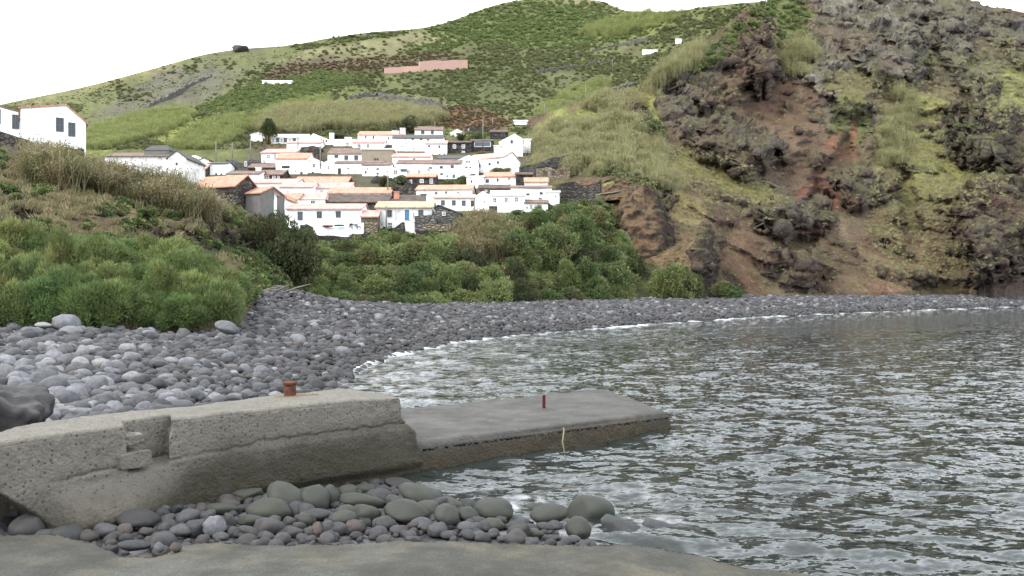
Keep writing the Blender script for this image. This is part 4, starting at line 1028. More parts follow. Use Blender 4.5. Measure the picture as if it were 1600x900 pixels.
for i, (u, v0, v1, lb) in enumerate([(851,162,183,'pole low on the valley slope above the canes'), (915,127,160,'pole on the valley slope beside the cane strip'), (957,93,115,'pole by the upper valley wall'), (989,65,82,'pole beside the white shelter on the ridge slope')]):
    pole(lb, u, v0, v1, hill.depth(u, v1))
# white shelters high on the slope
def shelter(label, u0, u1, v0, v1):
    d = hill.depth((u0 + u1) / 2, v1) - 1.5; p_ = d / F; W = (u1 - u0) * p_; h = (v1 - v0) * p_
    o = empty('shelter', at((u0 + u1) / 2, v1, d)); tag(o, label, 'shelter')
    MB().box(-W/2, W/2, 0, 3, -2, h).build('wall', M['white'], o); MB().prism_x([(-.3, h), (3.3, h), (3.3, h + .2), (1.5, h + .7), (-.3, h + .2)], -W/2 - .2, W/2 + .2).build('roof', M['white_roof'], o)
shelter('low white shelter on the valley slope near the ridge', 1005, 1028, 78, 83); shelter('small white hut below the green ridge edge', 1057, 1065, 61, 69)
shelter('white-roofed shed half hidden by canes above the village', 803, 824, 190, 195); shelter('pale long shed on the left hillside', 410, 455, 127, 131)
# ------------------------------------------------------------------ foliage
def leaf_cloud(clumps, n, L, Wd, seed, up=0.4, spread=0.7, dark=0.55):
    """n diamond leaves on the outside of many small clumps"""
    r = np.random.default_rng(seed)
    C = np.array([c[:3] for c in clumps]); R = np.array([c[3] for c in clumps])
    k = r.choice(len(C), n, p=R**2 / np.sum(R**2))
    dv = r.normal(size=(n, 3)); dv[:, 2] += 0.35; dv /= np.linalg.norm(dv, axis=1)[:, None]
    rad = R[k] * (0.55 + 0.5 * r.random(n) ** 0.6)
    p = C[k] + dv * rad[:, None]
    p[:, 2] = np.maximum(p[:, 2], 0.01)
    ax = dv * 0.7 + r.normal(size=(n, 3)) * spread; ax[:, 2] += up
    ax /= np.linalg.norm(ax, axis=1)[:, None]
    sd_ = np.cross(ax, r.normal(size=(n, 3))); sd_ /= np.linalg.norm(sd_, axis=1)[:, None]
    l = (L * (0.6 + 0.8 * r.random(n)))[:, None]; w2 = (Wd * (0.6 + 0.8 * r.random(n)))[:, None] / 2
    V = np.stack([p, p + ax * l * .5 + sd_ * w2, p + ax * l, p + ax * l * .5 - sd_ * w2], 1).reshape(-1, 3)
    Fc = np.arange(4 * n).reshape(n, 4)
    tone = (0.70 + 0.55 * r.random(n)) * (0.62 + 0.72 * r.random(len(C)))[k]
    warm = r.normal(size=n) * 0.06
    col = np.stack([tone * (1 + warm), tone, tone * (1 - warm)], 1)
    return V, Fc, np.repeat(col, 4, 0)

def dome(n, seed, flat=1.0, r0=.24, r1=.40):
    q = random.Random(seed); out_ = []
    while len(out_) < n:
        x, y, z = q.uniform(-1, 1), q.uniform(-1, 1), q.uniform(0, 1)
        rr = x*x + y*y + z*z
        if rr < 1 and rr > 0.12:
            s_ = 0.76
            out_.append((x*s_, y*s_, z*s_*flat + .12, q.uniform(r0, r1)))
    return out_
def foliage_mesh(name, mat, clumps, n, L, Wd, seed, **kw):
    V, Fc, c = leaf_cloud(clumps, n, L, Wd, seed, **kw)
    return fast_mesh(name, V, Fc, M[mat], False, {'Col': ('FLOAT_COLOR', c)})
def stem_mesh():
    m = MB(); q = random.Random(3)
    for i in range(7):
        a = q.uniform(0, 6.28); e = q.uniform(.3, .6)
        m.tube([(0, 0, -.35), (cos(a)*e*.35, sin(a)*e*.35, .3), (cos(a)*e, sin(a)*e, .72)], [.05, .035, .012], 5, False)
    return m.mesh('stem', M['stem'])
STEM = stem_mesh()
PROTO = {
 'tamarisk': [foliage_mesh('foliage', 'tamarisk', dome(38, 100 + i, 1.0, .14, .33), 14000, .15, .020, 300 + i, up=.6, spread=.6) for i in range(4)],
 'shrub': [foliage_mesh('foliage', 'shrub', dome(34, 120 + i, 1.0, .15, .34), 6500, .10, .042, 320 + i) for i in range(4)],
 'dark_shrub': [foliage_mesh('foliage', 'dark_shrub', dome(36, 140 + i, 1.1, .15, .34), 7500, .085, .04, 340 + i) for i in range(3)],
 'green_shrub': [foliage_mesh('foliage', 'bright_scrub', dome(22, 150 + i), 5000, .11, .05, 350 + i) for i in range(2)],
}
ORD = 'first second third fourth fifth sixth seventh eighth ninth tenth eleventh twelfth thirteenth fourteenth fifteenth sixteenth seventeenth eighteenth nineteenth twentieth'.split()
ORD += ['twenty-' + x for x in ORD[:9]] + ['thirtieth'] + ['thirty-' + x for x in ORD[:9]] + ['fortieth']
def plant(kind, u, vb, wpx, hpx, sheet, label, group, name='shrub', cat='shrub', dd=0.0):
    d = (sheet.depth(u, vb) if not isinstance(sheet, (int, float)) else sheet) + dd
    p_ = d / F; q = rnd
    o = empty(name, at(u, vb, d), q.uniform(0, 6.28))
    o.location.z -= 0.15
    o.scale = (wpx * p_ / 2 * q.uniform(.8, 1.15), wpx * p_ / 2 * q.uniform(.8, 1.15), hpx * p_ / 1.12); o.rotation_euler[0] = q.uniform(-.14, .14); o.rotation_euler[1] = q.uniform(-.14, .14)
    tag(o, label, cat, group)
    link('foliage', q.choice(PROTO[kind]), o); link('stem', STEM, o)
    return o
def row_plants(rows, group, what, kind_fn, sheet, name='shrub'):
    """rows: (row phrase, [(u, vb, w, h)])"""
    for ph, items in rows:
        for i, (u, vb, w_, h_) in enumerate(sorted(items)):
            kd = kind_fn(u, vb)
            plant(kd, u, vb, w_, h_, sheet, f'{what[kd]}, {ORD[i]} from the left {ph}', group, name)

# the feathery thicket on the near bank
tb = lambda u: np.interp(u, [-60, 0, 60, 130, 190, 250, 300, 340, 372, 384], [345, 350, 345, 352, 372, 378, 398, 425, 462, 482])
q = random.Random(21); rows = []
for j, (vb, ph) in enumerate([(412, 'in the top row of the near bank'), (436, 'in the fourth row up the near bank'), (458, 'in the third row up the near bank'), (480, 'in the second row up the near bank'), (502, 'in the bottom row along the pebbles')]):
    it = []; u = -30 + 18 * (j % 2)
    while u < 372:
        v2 = vb + q.uniform(-6, 6); top = tb(u)
        h_ = q.uniform(44, 92); h_ = min(h_, v2 - top + 14)
        if h_ > 26 and v2 > top + 14: it.append((u, v2, q.uniform(66, 112), h_))
        u += q.uniform(44, 60)
    rows.append((ph, it))
row_plants(rows, 'feathery shrubs on the near bank', {'tamarisk': 'feathery green shrub'}, lambda u, v: 'tamarisk', bank, 'feathery_shrub')
# dark bushes at the end of the near bank
for (u, vb, w_, h_, lb) in [(452,440,92,96,'tall dark bush right of the near bank, below the grey house'), (404,425,90,88,'dark rounded bush at the end of the near bank'), (430,390,80,58,'dark bush crown under the narrow white gable house'), (478,428,60,70,'dark bush edge left of the terrace slope'), (378,392,60,44,'small dark bush below the orange-roofed stone house')]:
    plant('dark_shrub', u, vb, w_, h_, 72 + (440 - vb) * .16, lb, 'dark bushes below the village', 'dark_bush', 'bush')
# shrubs on the bank under the village
tb2 = lambda u: np.interp(u, [440, 490, 520, 575, 620, 660, 700, 735, 790, 850, 900, 945, 965, 1000, 1060, 1092, 1110, 1160], [420, 392, 382, 376, 366, 374, 372, 372, 345, 332, 318, 322, 372, 398, 402, 420, 446, 446])
ft2 = lambda u: np.interp(u, [440, 500, 600, 700, 900, 1000, 1160], [484, 491, 491, 484, 478, 471, 464])
q = random.Random(5); rows = []
for j, (f_, ph) in enumerate([(1.0, 'along the beach edge below the village'), (.80, 'in the second row up the village bank'), (.6, 'in the third row up the village bank'), (.40, 'in the fourth row up the village bank'), (.20, 'in the top row of the village bank')]):
    it = []; u = 455 + 10 * (j % 2)
    while u < 1150:
        top, bot = tb2(u), ft2(u); v2 = top + (bot - top) * f_ + q.uniform(-4, 4)
        h_ = min(q.uniform(30, 50), v2 - top + 8)
        soil = ((u - 795 + (v2 - 400) * .5) / 26) ** 2 + ((v2 - 402) / 36) ** 2 < 1
        soil2 = ((u - 925) / 26) ** 2 + ((v2 - 395) / 18) ** 2 < 1
        soil3 = u > 975 and v2 < 418
        if h_ > 16 and not soil and not soil2 and not soil3 and not (1075 < u < 1108 and v2 > 440 and v2 < 462): it.append((u, v2, q.uniform(50, 84), h_))
        u += q.uniform(30, 46)
    rows.append((ph, it))
def kfn(u, v):
    h_ = math.sin(u * .071) + math.cos(v * .13 + u * .03)
    return 'dark_shrub' if h_ > 1.0 else ('green_shrub' if h_ < -1.35 else 'shrub')
row_plants(rows, 'shrubs on the bank below the village', {'shrub': 'green shrub', 'dark_shrub': 'dark olive shrub', 'green_shrub': 'light green leafy shrub'}, kfn, hill)
for (u, vb, w_, h_, lb) in [(815,402,80,52,'big dark green bush left of the pair below the rightmost houses'), (862,405,88,58,'big dark green bush below the square white annex'), (905,385,80,52,'big dark green bush at the right end of the village'), (930,350,46,32,'dark green bush topping the spur right of the village'), (840,352,56,26,'dark green bush under the white lean-to')]:
    plant('shrub', u, vb, w_, h_, hill.depth(u, vb) - 3, lb, 'big bushes below the right-hand houses', 'bush', 'bush')
plant('dark_shrub', 1065, 466, 70, 44, 109, 'dark bush at the foot of the black rock stump', None, 'bush', 'bush')
plant('shrub', 1133, 464, 56, 28, 113, 'low green bush right of the black rock stump', None, 'bush', 'bush')
plant('shrub', 1045, 468, 80, 62, 106, 'green bush left of the black rock stump', None, 'bush', 'bush')
# green between the houses
for i, (u, vb, w_, h_, kd, lb) in enumerate([(581,357,24,24,'shrub','small green tree in front of the pink-roofed hut'), (600,288,26,16,'dark_shrub','bush left of the orange-roofed stone cottage'), (628,284,28,14,'shrub','bush under the white porch wing'), (612,292,20,12,'shrub','low bush by the slender pole'),
     (722,288,26,16,'shrub','bush left of the low white annex'), (700,290,34,12,'shrub','low bushes below the green-door house'), (738,279,18,10,'shrub','small bush above the low white annex'), (745,220,36,16,'shrub','bush in front of the stone ruin near the top'), (722,217,18,12,'dark_shrub','small bush beside the tiny white hut'),
     (752,245,28,12,'shrub','bush below the long pale window panel'), (783,270,40,12,'shrub','low bush above the slanting orange roof'), (792,262,14,14,'shrub','small bush against the big pink-roofed house'), (826,264,34,10,'green_shrub','light green bush right of the white pillar'), (640,205,50,26,'dark_shrub','dark bush behind the topmost white house'),
     (590,208,40,14,'shrub','bush behind the thin orange roof'), (530,216,30,8,'dark_shrub','low dark bush behind the block chimney'), (498,236,20,8,'dark_shrub','dark ivy bush below the round-opening gable'), (446,214,34,14,'dark_shrub','dark bush behind the row of grey windows')]):
    plant(kd, u, vb + 1, w_, h_, vd(vb) - 1.2, lb, 'bushes between the village houses', 'bush', 'bush')
# the dark tree at the top left of the village
o = empty('conifer_tree', at(420, 220, 193)); tag(o, 'dark spiky conifer beside the white houses at the top left', 'tree')
MB().tube([(0,0,-1),(0,0,1.5),(0,0,4.2)], [.22,.18,.06], 8).build('trunk', M['stem'], o, True)
cl = [(cos(a)*r_, sin(a)*r_, z, .45) for z, n_, r_ in ((1.6,7,1.5),(2.4,7,1.4),(3.1,6,1.1),(3.8,5,.8),(4.5,3,.35)) for a in [2*pi*i/n_ + z for i in range(n_)]]
link('crown', foliage_mesh('crown', 'dark_shrub', cl, 5200, .42, .10, 9, up=.35, spread=.4), o)

# ------------------------------------------------------------------ scattered cover that nobody could count
def scatter(name, pts, rots, scls, idxs, protos, label, cat):
    me = bpy.data.meshes.new(name)
    me.vertices.add(len(pts)); me.vertices.foreach_set('co', np.asarray(pts, np.float32).ravel())
    for an, ty, dat in (('rot', 'FLOAT_VECTOR', rots), ('scl', 'FLOAT_VECTOR', scls)):
        a = me.attributes.new(an, ty, 'POINT'); a.data.foreach_set('vector', np.asarray(dat, np.float32).ravel())
    a = me.attributes.new('idx', 'INT', 'POINT'); a.data.foreach_set('value', np.asarray(idxs, np.int32))
    me.update()
    o = link(name, me)
    coll = bpy.data.collections.new(name + '_pieces')
    for i, pm in enumerate(protos): coll.objects.link(bpy.data.objects.new(f'{name}_piece_{i:02d}', pm))
    ng = bpy.data.node_groups.new(name, 'GeometryNodeTree')
    ng.interface.new_socket('Geometry', in_out='INPUT', socket_type='NodeSocketGeometry'); ng.interface.new_socket('Geometry', in_out='OUTPUT', socket_type='NodeSocketGeometry')
    N_ = ng.nodes.new; gi, go = N_('NodeGroupInput'), N_('NodeGroupOutput')
    ci = N_('GeometryNodeCollectionInfo'); ci.inputs['Collection'].default_value = coll; ci.inputs['Separate Children'].default_value = True; ci.inputs['Reset Children'].default_value = True
    ip = N_('GeometryNodeInstanceOnPoints'); ip.inputs['Pick Instance'].default_value = True
    def na(n_, t_):
        x = N_('GeometryNodeInputNamedAttribute'); x.data_type = t_; x.inputs['Name'].default_value = n_; return x.outputs['Attribute']
    er = N_('FunctionNodeEulerToRotation')
    lk = ng.links.new
    lk(gi.outputs[0], ip.inputs['Points']); lk(ci.outputs[0], ip.inputs['Instance']); lk(na('idx', 'INT'), ip.inputs['Instance Index'])
    lk(na('rot', 'FLOAT_VECTOR'), er.inputs[0]); lk(er.outputs[0], ip.inputs['Rotation']); lk(na('scl', 'FLOAT_VECTOR'), ip.inputs['Scale'])
    lk(ip.outputs[0], go.inputs[0])
    md = o.modifiers.new('scatter', 'NODES'); md.node_group = ng
    return tag(o, label, cat, kind='stuff')

def cane_mesh(name, mat, n, seed, lean=.16):
    r = np.random.default_rng(seed); Vs, Cs = [], []
    for i in range(n):
        a = r.random() * 6.28; rr = .55 * math.sqrt(r.random()); b0 = np.array([cos(a)*rr, sin(a)*rr, -.05]); h_ = .62 + .42 * r.random()
        ln = r.normal(size=2) * lean; tip = b0 + np.array([ln[0], ln[1], h_]); w_ = .010
        sdv = np.array([cos(a+1), sin(a+1), 0]); tone = .8 + .4 * r.random()
        Vs += [b0 - sdv*w_, b0 + sdv*w_, tip + sdv*w_*.4, tip - sdv*w_*.4]; Cs += [tone * .85]*4
        for k in range(7):
            t = .25 + .78 * r.random(); p0 = b0 + (tip - b0) * t; e = r.random() * 6.28; L = .16 + .14 * r.random()
            out_ = np.array([cos(e), sin(e), .9 - .8 * r.random()]); out_ /= np.linalg.norm(out_); s2 = np.cross(out_, [0, 0, 1]); s2 /= np.linalg.norm(s2) + 1e-6
            mid = p0 + out_ * L * .5; end = p0 + out_ * L + np.array([0, 0, -.06])
            Vs += [p0, mid + s2 * .016, end, mid - s2 * .016]; Cs += [tone * (.8 + .5 * r.random())]*4
    V = np.array(Vs); c = np.array(Cs)[:, None] * np.ones((1, 3))
    return fast_mesh(name, V, np.arange(len(V)).reshape(-1, 4), M[mat], False, {'Col': ('FLOAT_COLOR', c)})
def far_bush(mat, s): return foliage_mesh('far_bush', mat, dome(9, s, 1.0, .3, .5), 330, .34, .2, s + 1)
def tuft(mat, s):
    r = np.random.default_rng(s); Vs, Cs = [], []
    for i in range(46):
        a = r.random()*6.28; b0 = np.array([r.normal()*.3, r.normal()*.3, 0]); tip = b0 + np.array([cos(a)*.5*r.random(), sin(a)*.5*r.random(), .4 + .6*r.random()]); sdv = np.array([-sin(a), cos(a), 0])*.06
        Vs += [b0 - sdv, b0 + sdv, tip + sdv*.2, tip - sdv*.2]; Cs += [.7 + .5*r.random()]*4
    V = np.array(Vs); return fast_mesh('tuft', V, np.arange(len(V)).reshape(-1, 4), M[mat], False, {'Col': ('FLOAT_COLOR', np.array(Cs)[:, None]*np.ones((1, 3)))})

def inside(u, v, e):
    (cu, cv, ru, rv, an) = e; a = radians(an); du, dv = u - cu, -(v - cv)
    return ((du*cos(a) + dv*sin(a))/ru)**2 + ((-du*sin(a) + dv*cos(a))/rv)**2
def ridge_v(sheet, u): return float(np.interp(u, sheet.u, sheet.V[-1]))
sr = np.random.default_rng(77)
class Bag:
    def __init__(s): s.p, s.r, s.s, s.i = [], [], [], []
    def add(s, p, sc, n, tilt=.12, zs=1.0):
        s.p.append(p); s.r.append((sr.normal()*tilt, sr.normal()*tilt, sr.random()*6.28)); s.s.append((sc, sc, sc*zs)); s.i.append(int(sr.random()*n))
    def go(s, name, protos, label, cat): return scatter(name, s.p, s.r, s.s, s.i, protos, label, cat)
HB = {k: Bag() for k in ('scrub', 'bright', 'heath', 'cane', 'gcane', 'dark')}
CANE_E = [(560,186,115,15,0), (470,192,60,16,8)]; GCANE_E = [(200,205,90,17,15), (330,212,60,18,20), (440,180,70,10,16), (990,38,75,13,12), (895,158,55,14,25)]
HEATH_E = [(720,184,95,17,-6), (610,98,110,12,4), (470,105,60,12,15)]; BRIGHT_E = [(850,38,150,34,0), (440,140,120,20,14), (700,60,90,14,20)]; ROCK_E = [(250,150,140,40,18), (360,95,100,20,8), (640,158,75,10,-4), (560,78,130,14,8), (200,112,150,12,17)]
n_try = 36000
tu_ = sr.uniform(-60, 1230, n_try); trv = np.interp(tu_, hill.u, hill.V[-1])
tv_ = trv + (np.minimum(232, np.interp(tu_, [-60, 130, 330, 500, 1230], [250, 262, 250, 212, 212])) - trv) * sr.random(n_try) ** .85 + np.where(sr.random(n_try) < .8, 2, 0)
tc_ = fbm(np.stack([tu_ * .018, tv_ * .04, tu_ * 0], 1), 3, 8)
for u, v, clump in zip(tu_, tv_, tc_):
    d = hill.depth(u, v); p = at(u, v, d); pxm = d / F
    if any(inside(u, v, e) < 1 + .5*sr.random() for e in CANE_E): HB['cane'].add(p, pxm * sr.uniform(13, 18), 4); continue
    if any(inside(u, v, e) < 1 + .5*sr.random() for e in GCANE_E) and sr.random() < .8: HB['gcane'].add(p, pxm * sr.uniform(6, 13), 4); continue
    if any(inside(u, v, e) < 1 for e in ROCK_E):
        if sr.random() < .80: continue
    if any(inside(u, v, e) < 1 + .3*sr.random() for e in HEATH_E):
        if sr.random() < .7: HB['heath'].add(p, pxm * sr.uniform(1.5, 3.2), 3, zs=.7)
        continue
    if any(inside(u, v, e) < 1 + .4*sr.random() for e in BRIGHT_E): HB['bright'].add(p, pxm * sr.uniform(2, 4.5), 3, zs=.7); continue
    if clump < -.12 and sr.random() < .75: continue
    k = 'dark' if clump > .26 else ('bright' if sr.random() < .16 else 'scrub')
    HB[k].add(p, pxm * sr.uniform(1.2, 4.2) * (1.2 if k == 'dark' else 1) * (.5 if u < 520 and clump < .2 else 1), 3, zs=.7)
FB = {'scrub': [far_bush('scrub', 500 + i) for i in range(3)], 'bright': [far_bush('bright_scrub', 510 + i) for i in range(3)], 'heath': [far_bush('heath', 520 + i) for i in range(3)], 'dark': [far_bush('dark_scrub', 530 + i) for i in range(3)]}
CN = [cane_mesh('cane', 'cane', 34, 600 + i) for i in range(4)]; GC = [cane_mesh('green_cane', 'green_cane', 34, 610 + i) for i in range(4)]; DC = [cane_mesh('dry_cane', 'dry_cane', 60, 620 + i, .2) for i in range(4)]
HB['scrub'].go('hillside_scrub', FB['scrub'], 'olive scrub scattered over the far hillside', 'scrub'); HB['dark'].go('dark_scrub', FB['dark'], 'dark green thickets on the far hillside', 'scrub')
HB['bright'].go('bright_scrub', FB['bright'], 'bright green low scrub on the peak and slopes', 'scrub'); HB['heath'].go('brown_heath', FB['heath'], 'reddish brown heath on the terraces', 'heath')
HB['cane'].go('hillside_canes', CN, 'yellow-green cane beds above the village', 'canes'); HB['gcane'].go('green_canes', GC, 'fresh green cane beds on the hillside', 'canes')
# the cliff and the spur
CB = {k: Bag() for k in ('cane', 'gcane', 'scrub', 'bright', 'tuft', 'gtuft')}
SP_CANE = [(920,205,120,34,27), (870,235,70,26,18), (985,238,60,34,-25), (925,262,50,12,5), (1035,280,26,16,-30), (1060,106,50,14,35), (1400,205,24,62,-12), (1245,90,26,30,0)]
SP_GRN = [(985,265,50,26,-35), (1000,215,30,30,0), (945,262,40,14,0)]; SP_BR = [(1155,52,90,14,42), (1240,50,24,50,0)]; SP_GT = [(1335,190,32,42,10), (1500,205,24,50,-10), (1330,210,40,30,0), (1440,100,30,16,20)]
SP_YT = [(1130,285,100,36,-24), (1440,215,60,90,-8), (1470,288,110,40,-4), (1400,150,110,26,-14), (1590,165,50,45,-40), (1560,110,70,50,0), (1415,350,60,60,0), (1240,60,36,62,0), (1450,400,60,40,0)]
for i in range(16000):
    u = sr.uniform(815, 1640); rv = ridge_v(cliff, u); v = rv + (455 - rv) * sr.random(); d = cliff.depth(u, v)
    if d > hill.depth(u, v) + 2 and u < 1000: continue
    p = at(u, v, d); pxm = d / F; hit = lambda E, j=.4: any(inside(u, v, e) < 1 + j*(sr.random() - .3) for e in E)
    if hit(SP_CANE):
        if float(vnoise(np.array([[u * .045, v * .09, 2.0]]), 33)[0]) > -.3 - .3 * sr.random(): CB['cane'].add(p, pxm * sr.uniform(9, 23), 4)
        elif sr.random() < .4: CB['tuft'].add(p, pxm * sr.uniform(3, 6), 3, .3)
        continue
    if hit(SP_GRN): CB['scrub'].add(p, pxm * sr.uniform(5, 10), 3); continue
    if hit(SP_BR): CB['bright'].add(p, pxm * sr.uniform(3, 6), 3, zs=.8); continue
    if hit(SP_GT):
        if sr.random() < .45: CB['bright'].add(p, pxm * sr.uniform(1.5, 4), 3, zs=.7)
        continue
    if hit(SP_YT):
        CB['tuft'].add(p, pxm * sr.uniform(2, 5), 3, .3); continue
    if u > 1060 and sr.random() < .16: (CB['tuft'] if sr.random() < .7 else CB['gtuft']).add(p, pxm * sr.uniform(1.5, 4), 3, .3)
CB['cane'].go('spur_canes', CN, 'tall yellow-green canes covering the spur right of the village', 'canes'); CB['scrub'].go('spur_scrub', FB['scrub'], 'green scrub on the spur between the canes', 'scrub')
CB['bright'].go('cliff_scrub', FB['bright'], 'low bright green bushes on the cliff ledges', 'scrub'); CB['tuft'].go('cliff_grass', [tuft('cane', 700 + i) for i in range(3)], 'dry yellow grass tufts on the cliff', 'grass')
CB['gtuft'].go('green_grass', [tuft('bright_scrub', 710 + i) for i in range(3)], 'green grass tufts on the cliff', 'grass')
# canes and undergrowth on the near bank, canes on the village bank
DB, UB, DT = Bag(), Bag(), Bag()
for i in range(430):
    u = sr.uniform(60, 345)
    if float(vnoise(np.array([[u * .05, 3.3, 1.0]]), 12)[0]) < -.35 + .4 * (sr.random() - .5): continue
    lo = np.interp(u, [60, 110, 140, 230, 300, 345], [262, 275, 275, 296, 318, 325]); v = lo + sr.uniform(4, 26)
    if 104 < u < 140 and v < 290: continue
    d = bank.depth(u, v); DB.add(at(u, v, d), d / F * (18 + 32 * sr.random() ** 1.5 if not 60 < u < 112 else sr.uniform(34, 58)), 4, .15)
for i in range(420):
    u = sr.uniform(722, 792); v = sr.uniform(345, 408)
    if v < np.interp(u, [722, 750, 792], [368, 352, 372]): continue
    d = hill.depth(u, v); DB.add(at(u, v, d), d / F * sr.uniform(20, 36), 4, .15)
for i in range(3400):
    u = sr.uniform(-40, 380); v = sr.uniform(235, 440)
    if v < np.interp(u, [-40, 0, 60, 140, 230, 330, 380], [225, 238, 262, 275, 292, 320, 335]): continue
    d = bank.depth(u, v)
    k = float(fbm(np.array([[u*.03, v*.05, 0]]), 3, 18)[0])
    if any(inside(u, v, e) < 1 for e in ((330,375,65,40,-25), (250,350,70,26,-10), (20,330,36,36,0), (150,355,40,18,0))) and sr.random() < .85: continue
    if k > .12: UB.add(at(u, v, d), d / F * sr.uniform(5, 13), 3, zs=.8)
    elif k > -.3 or sr.random() < .4: DT.add(at(u, v, d), d / F * sr.uniform(6, 16), 3, .3)
for i in range(5200):
    u = sr.uniform(445, 1170); t = sr.random(); v = tb2(u) - 4 + (ft2(u) + 3 - tb2(u)) * t; d = hill.depth(u, v)
    if inside(u, v, (795,402,28,38,-30)) < 1 and sr.random() < .75: DT.add(at(u, v, d), d / F * sr.uniform(3, 6), 3, .3); continue
    if sr.random() < .7: UB.add(at(u, v, d), d / F * sr.uniform(5, 12), 3, zs=.8)
    elif sr.random() < .5: DT.add(at(u, v, d), d / F * sr.uniform(4, 9), 3, .3)
for i in range(420):
    u = sr.uniform(372, 470); v = sr.uniform(395, 478); d = bank.depth(u, v)
    (UB if sr.random() < .6 else DT).add(at(u, v, d), d / F * sr.uniform(6, 15), 3, zs=.8)
for i in range(700):
    u = sr.uniform(930, 1150); v = sr.uniform(290, 440)
    d = cliff.depth(u, v); DT.add(at(u, v, d), d / F * sr.uniform(2, 5), 3, .3)
DB.go('dry_canes', DC, 'tall dry canes along the bank top and beside the stone shed', 'canes'); UB.go('undergrowth', [far_bush('shrub', 540 + i) for i in range(3)], 'green undergrowth between the shrubs on both banks', 'undergrowth')
DT.go('dry_grass', [tuft('dry_cane', 720 + i) for i in range(3)], 'dry straw-coloured grass on the banks', 'grass')
# ------------------------------------------------------------------ pier, slab, ramp
def box_grid(na, nb, nc, fn):
    """surface lattice of a block; fn maps (a, b, c) in 0..1 to points"""
    idx = {}; P = []; Q = []
    def vid(i, j, k):
        key = (i, j, k)
        if key not in idx: idx[key] = len(P); P.append((i / na, j / nb, k / nc))
        return idx[key]
    def face(n1, n2, f):
        for i in range(n1):
            for j in range(n2): Q.append((f(i, j), f(i + 1, j), f(i + 1, j + 1), f(i, j + 1)))
    face(na, nb, lambda i, j: vid(i, j, nc)); face(na, nb, lambda i, j: vid(i, nb - j, 0))
    face(na, nc, lambda i, k: vid(i, 0, k)); face(na, nc, lambda i, k: vid(na - i, nb, k))
    face(nb, nc, lambda j, k: vid(na, j, k)); face(nb, nc, lambda j, k: vid(0, nb - j, k))
    P = np.array(P); return fn(P[:, 0], P[:, 1], P[:, 2]), np.array(Q)
def ground_pt(u, v, z):
    d = (CZ - z) * F / (v - V0); return ((u - U0) / F * d, d)
ZT = 1.3
fr_uv = [(-260,727),(-120,706),(0,690),(120,674),(200,664),(262,653.5),(420,637),(560,623.5),(627,617)]
bk_uv = [(-260,705),(-120,690),(0,676),(50,660),(170,647),(280,636),(400,621),(500,608.5),(548,604)]
FP = np.array([ground_pt(u, v, ZT) for u, v in fr_uv]); BP = np.array([ground_pt(u, v, ZT) for u, v in bk_uv])
fa = np.array([0, .16, .29, .43, .53, .61, .79, .92, 1.0])
FU = np.array([u for u, v in fr_uv], float)
def pier_fn(a, b_, c):
    def pl(Pt, t): return np.stack([np.interp(t, fa, Pt[:, 0]), np.interp(t, fa, Pt[:, 1])], 1)
    u = np.interp(a, fa, FU)
    fr, bk = pl(FP, a), pl(BP, a)
    z = -0.5 + 1.8 * c
    n = bk - fr; n /= np.linalg.norm(n, axis=1)[:, None]                # from front to back
    t = np.stack([n[:, 1], -n[:, 0]], 1)                                # towards the pier head
    low = np.clip((ZT - z) / 1.3, 0, 1.3)
    off = -0.10 * low                                                   # batter of the face (negative: towards the camera)
    off += -0.025 * sstep(.80, .74, z) * sstep(270, 290, u)              # lower course stands out
    off += -0.34 * sstep(.70, .25, z) * sstep(60, 110, u) * sstep(300, 255, u)   # eroded footing
    off += 0.65 * sstep(.62, .50, z + (u - 20) * .006) * sstep(75, 45, u)         # hollow under the near end
    wob = vnoise(np.stack([u * .03, z * 5, u * 0], 1), 41)
    off += 0.40 * sstep(196, 203, u + 3 * wob) * sstep(266, 259, u + 3 * wob) * sstep(.66, .78, z + .05 * wob)   # broken steps
    zj = .80 + .05 * vnoise(np.stack([u * .012, u * 0, u * 0], 1), 47) + .02 * vnoise(np.stack([u * .08, u * 0, u * 0], 1), 48)
    off += 0.035 * np.exp(-((z - zj) / .013) ** 2) * sstep(60, 100, u)    # open construction joint
    off += 0.12 * sstep(.22, .05, z) * sstep(330, 380, u)                # undercut by the sea
    P = fr + (bk - fr) * b_[:, None] + n * (off * (1 - b_))[:, None]
    e = sstep(.86, 1.0, a); P += t * (e * (0.26 * sstep(1.0, .62, z) + .10 * sstep(.62, .2, z)))[:, None]      # the head spreads downwards
    ed = np.minimum(np.minimum(b_, 1 - b_) * 1.4, 1 - a) * 1.0
    z = z - 0.03 * np.exp(-(ed / .03) ** 2) * (c > .97) + 0.02 * (1 - b_) * 0
    Q = np.column_stack([P, z])
    nv = np.column_stack([-n * (1 - 2 * b_)[:, None], (c > .98) * .7])
    nn = fbm(Q * 1.6, 3, 43) * .035 + fbm(Q * 16, 2, 44) * .007 + np.minimum(0, fbm(Q * 5, 3, 45) + .45) * .10 * (1 - .6 * (c > .98))
    rough = 1 + 1.8 * sstep(.92, 1, a) + 1.2 * sstep(.5, .2, z) * (u < 320)
    return Q + nv * (nn * rough)[:, None]
V, Q = box_grid(230, 34, 90, pier_fn)
pier = empty('concrete_pier', (0, 0, 0)); tag(pier, 'weathered grey concrete pier block with broken steps in front of the pebble beach', 'pier')
blk = link('pier_block', fast_mesh('pier_block', V, Q, M['concrete'], True), pier)
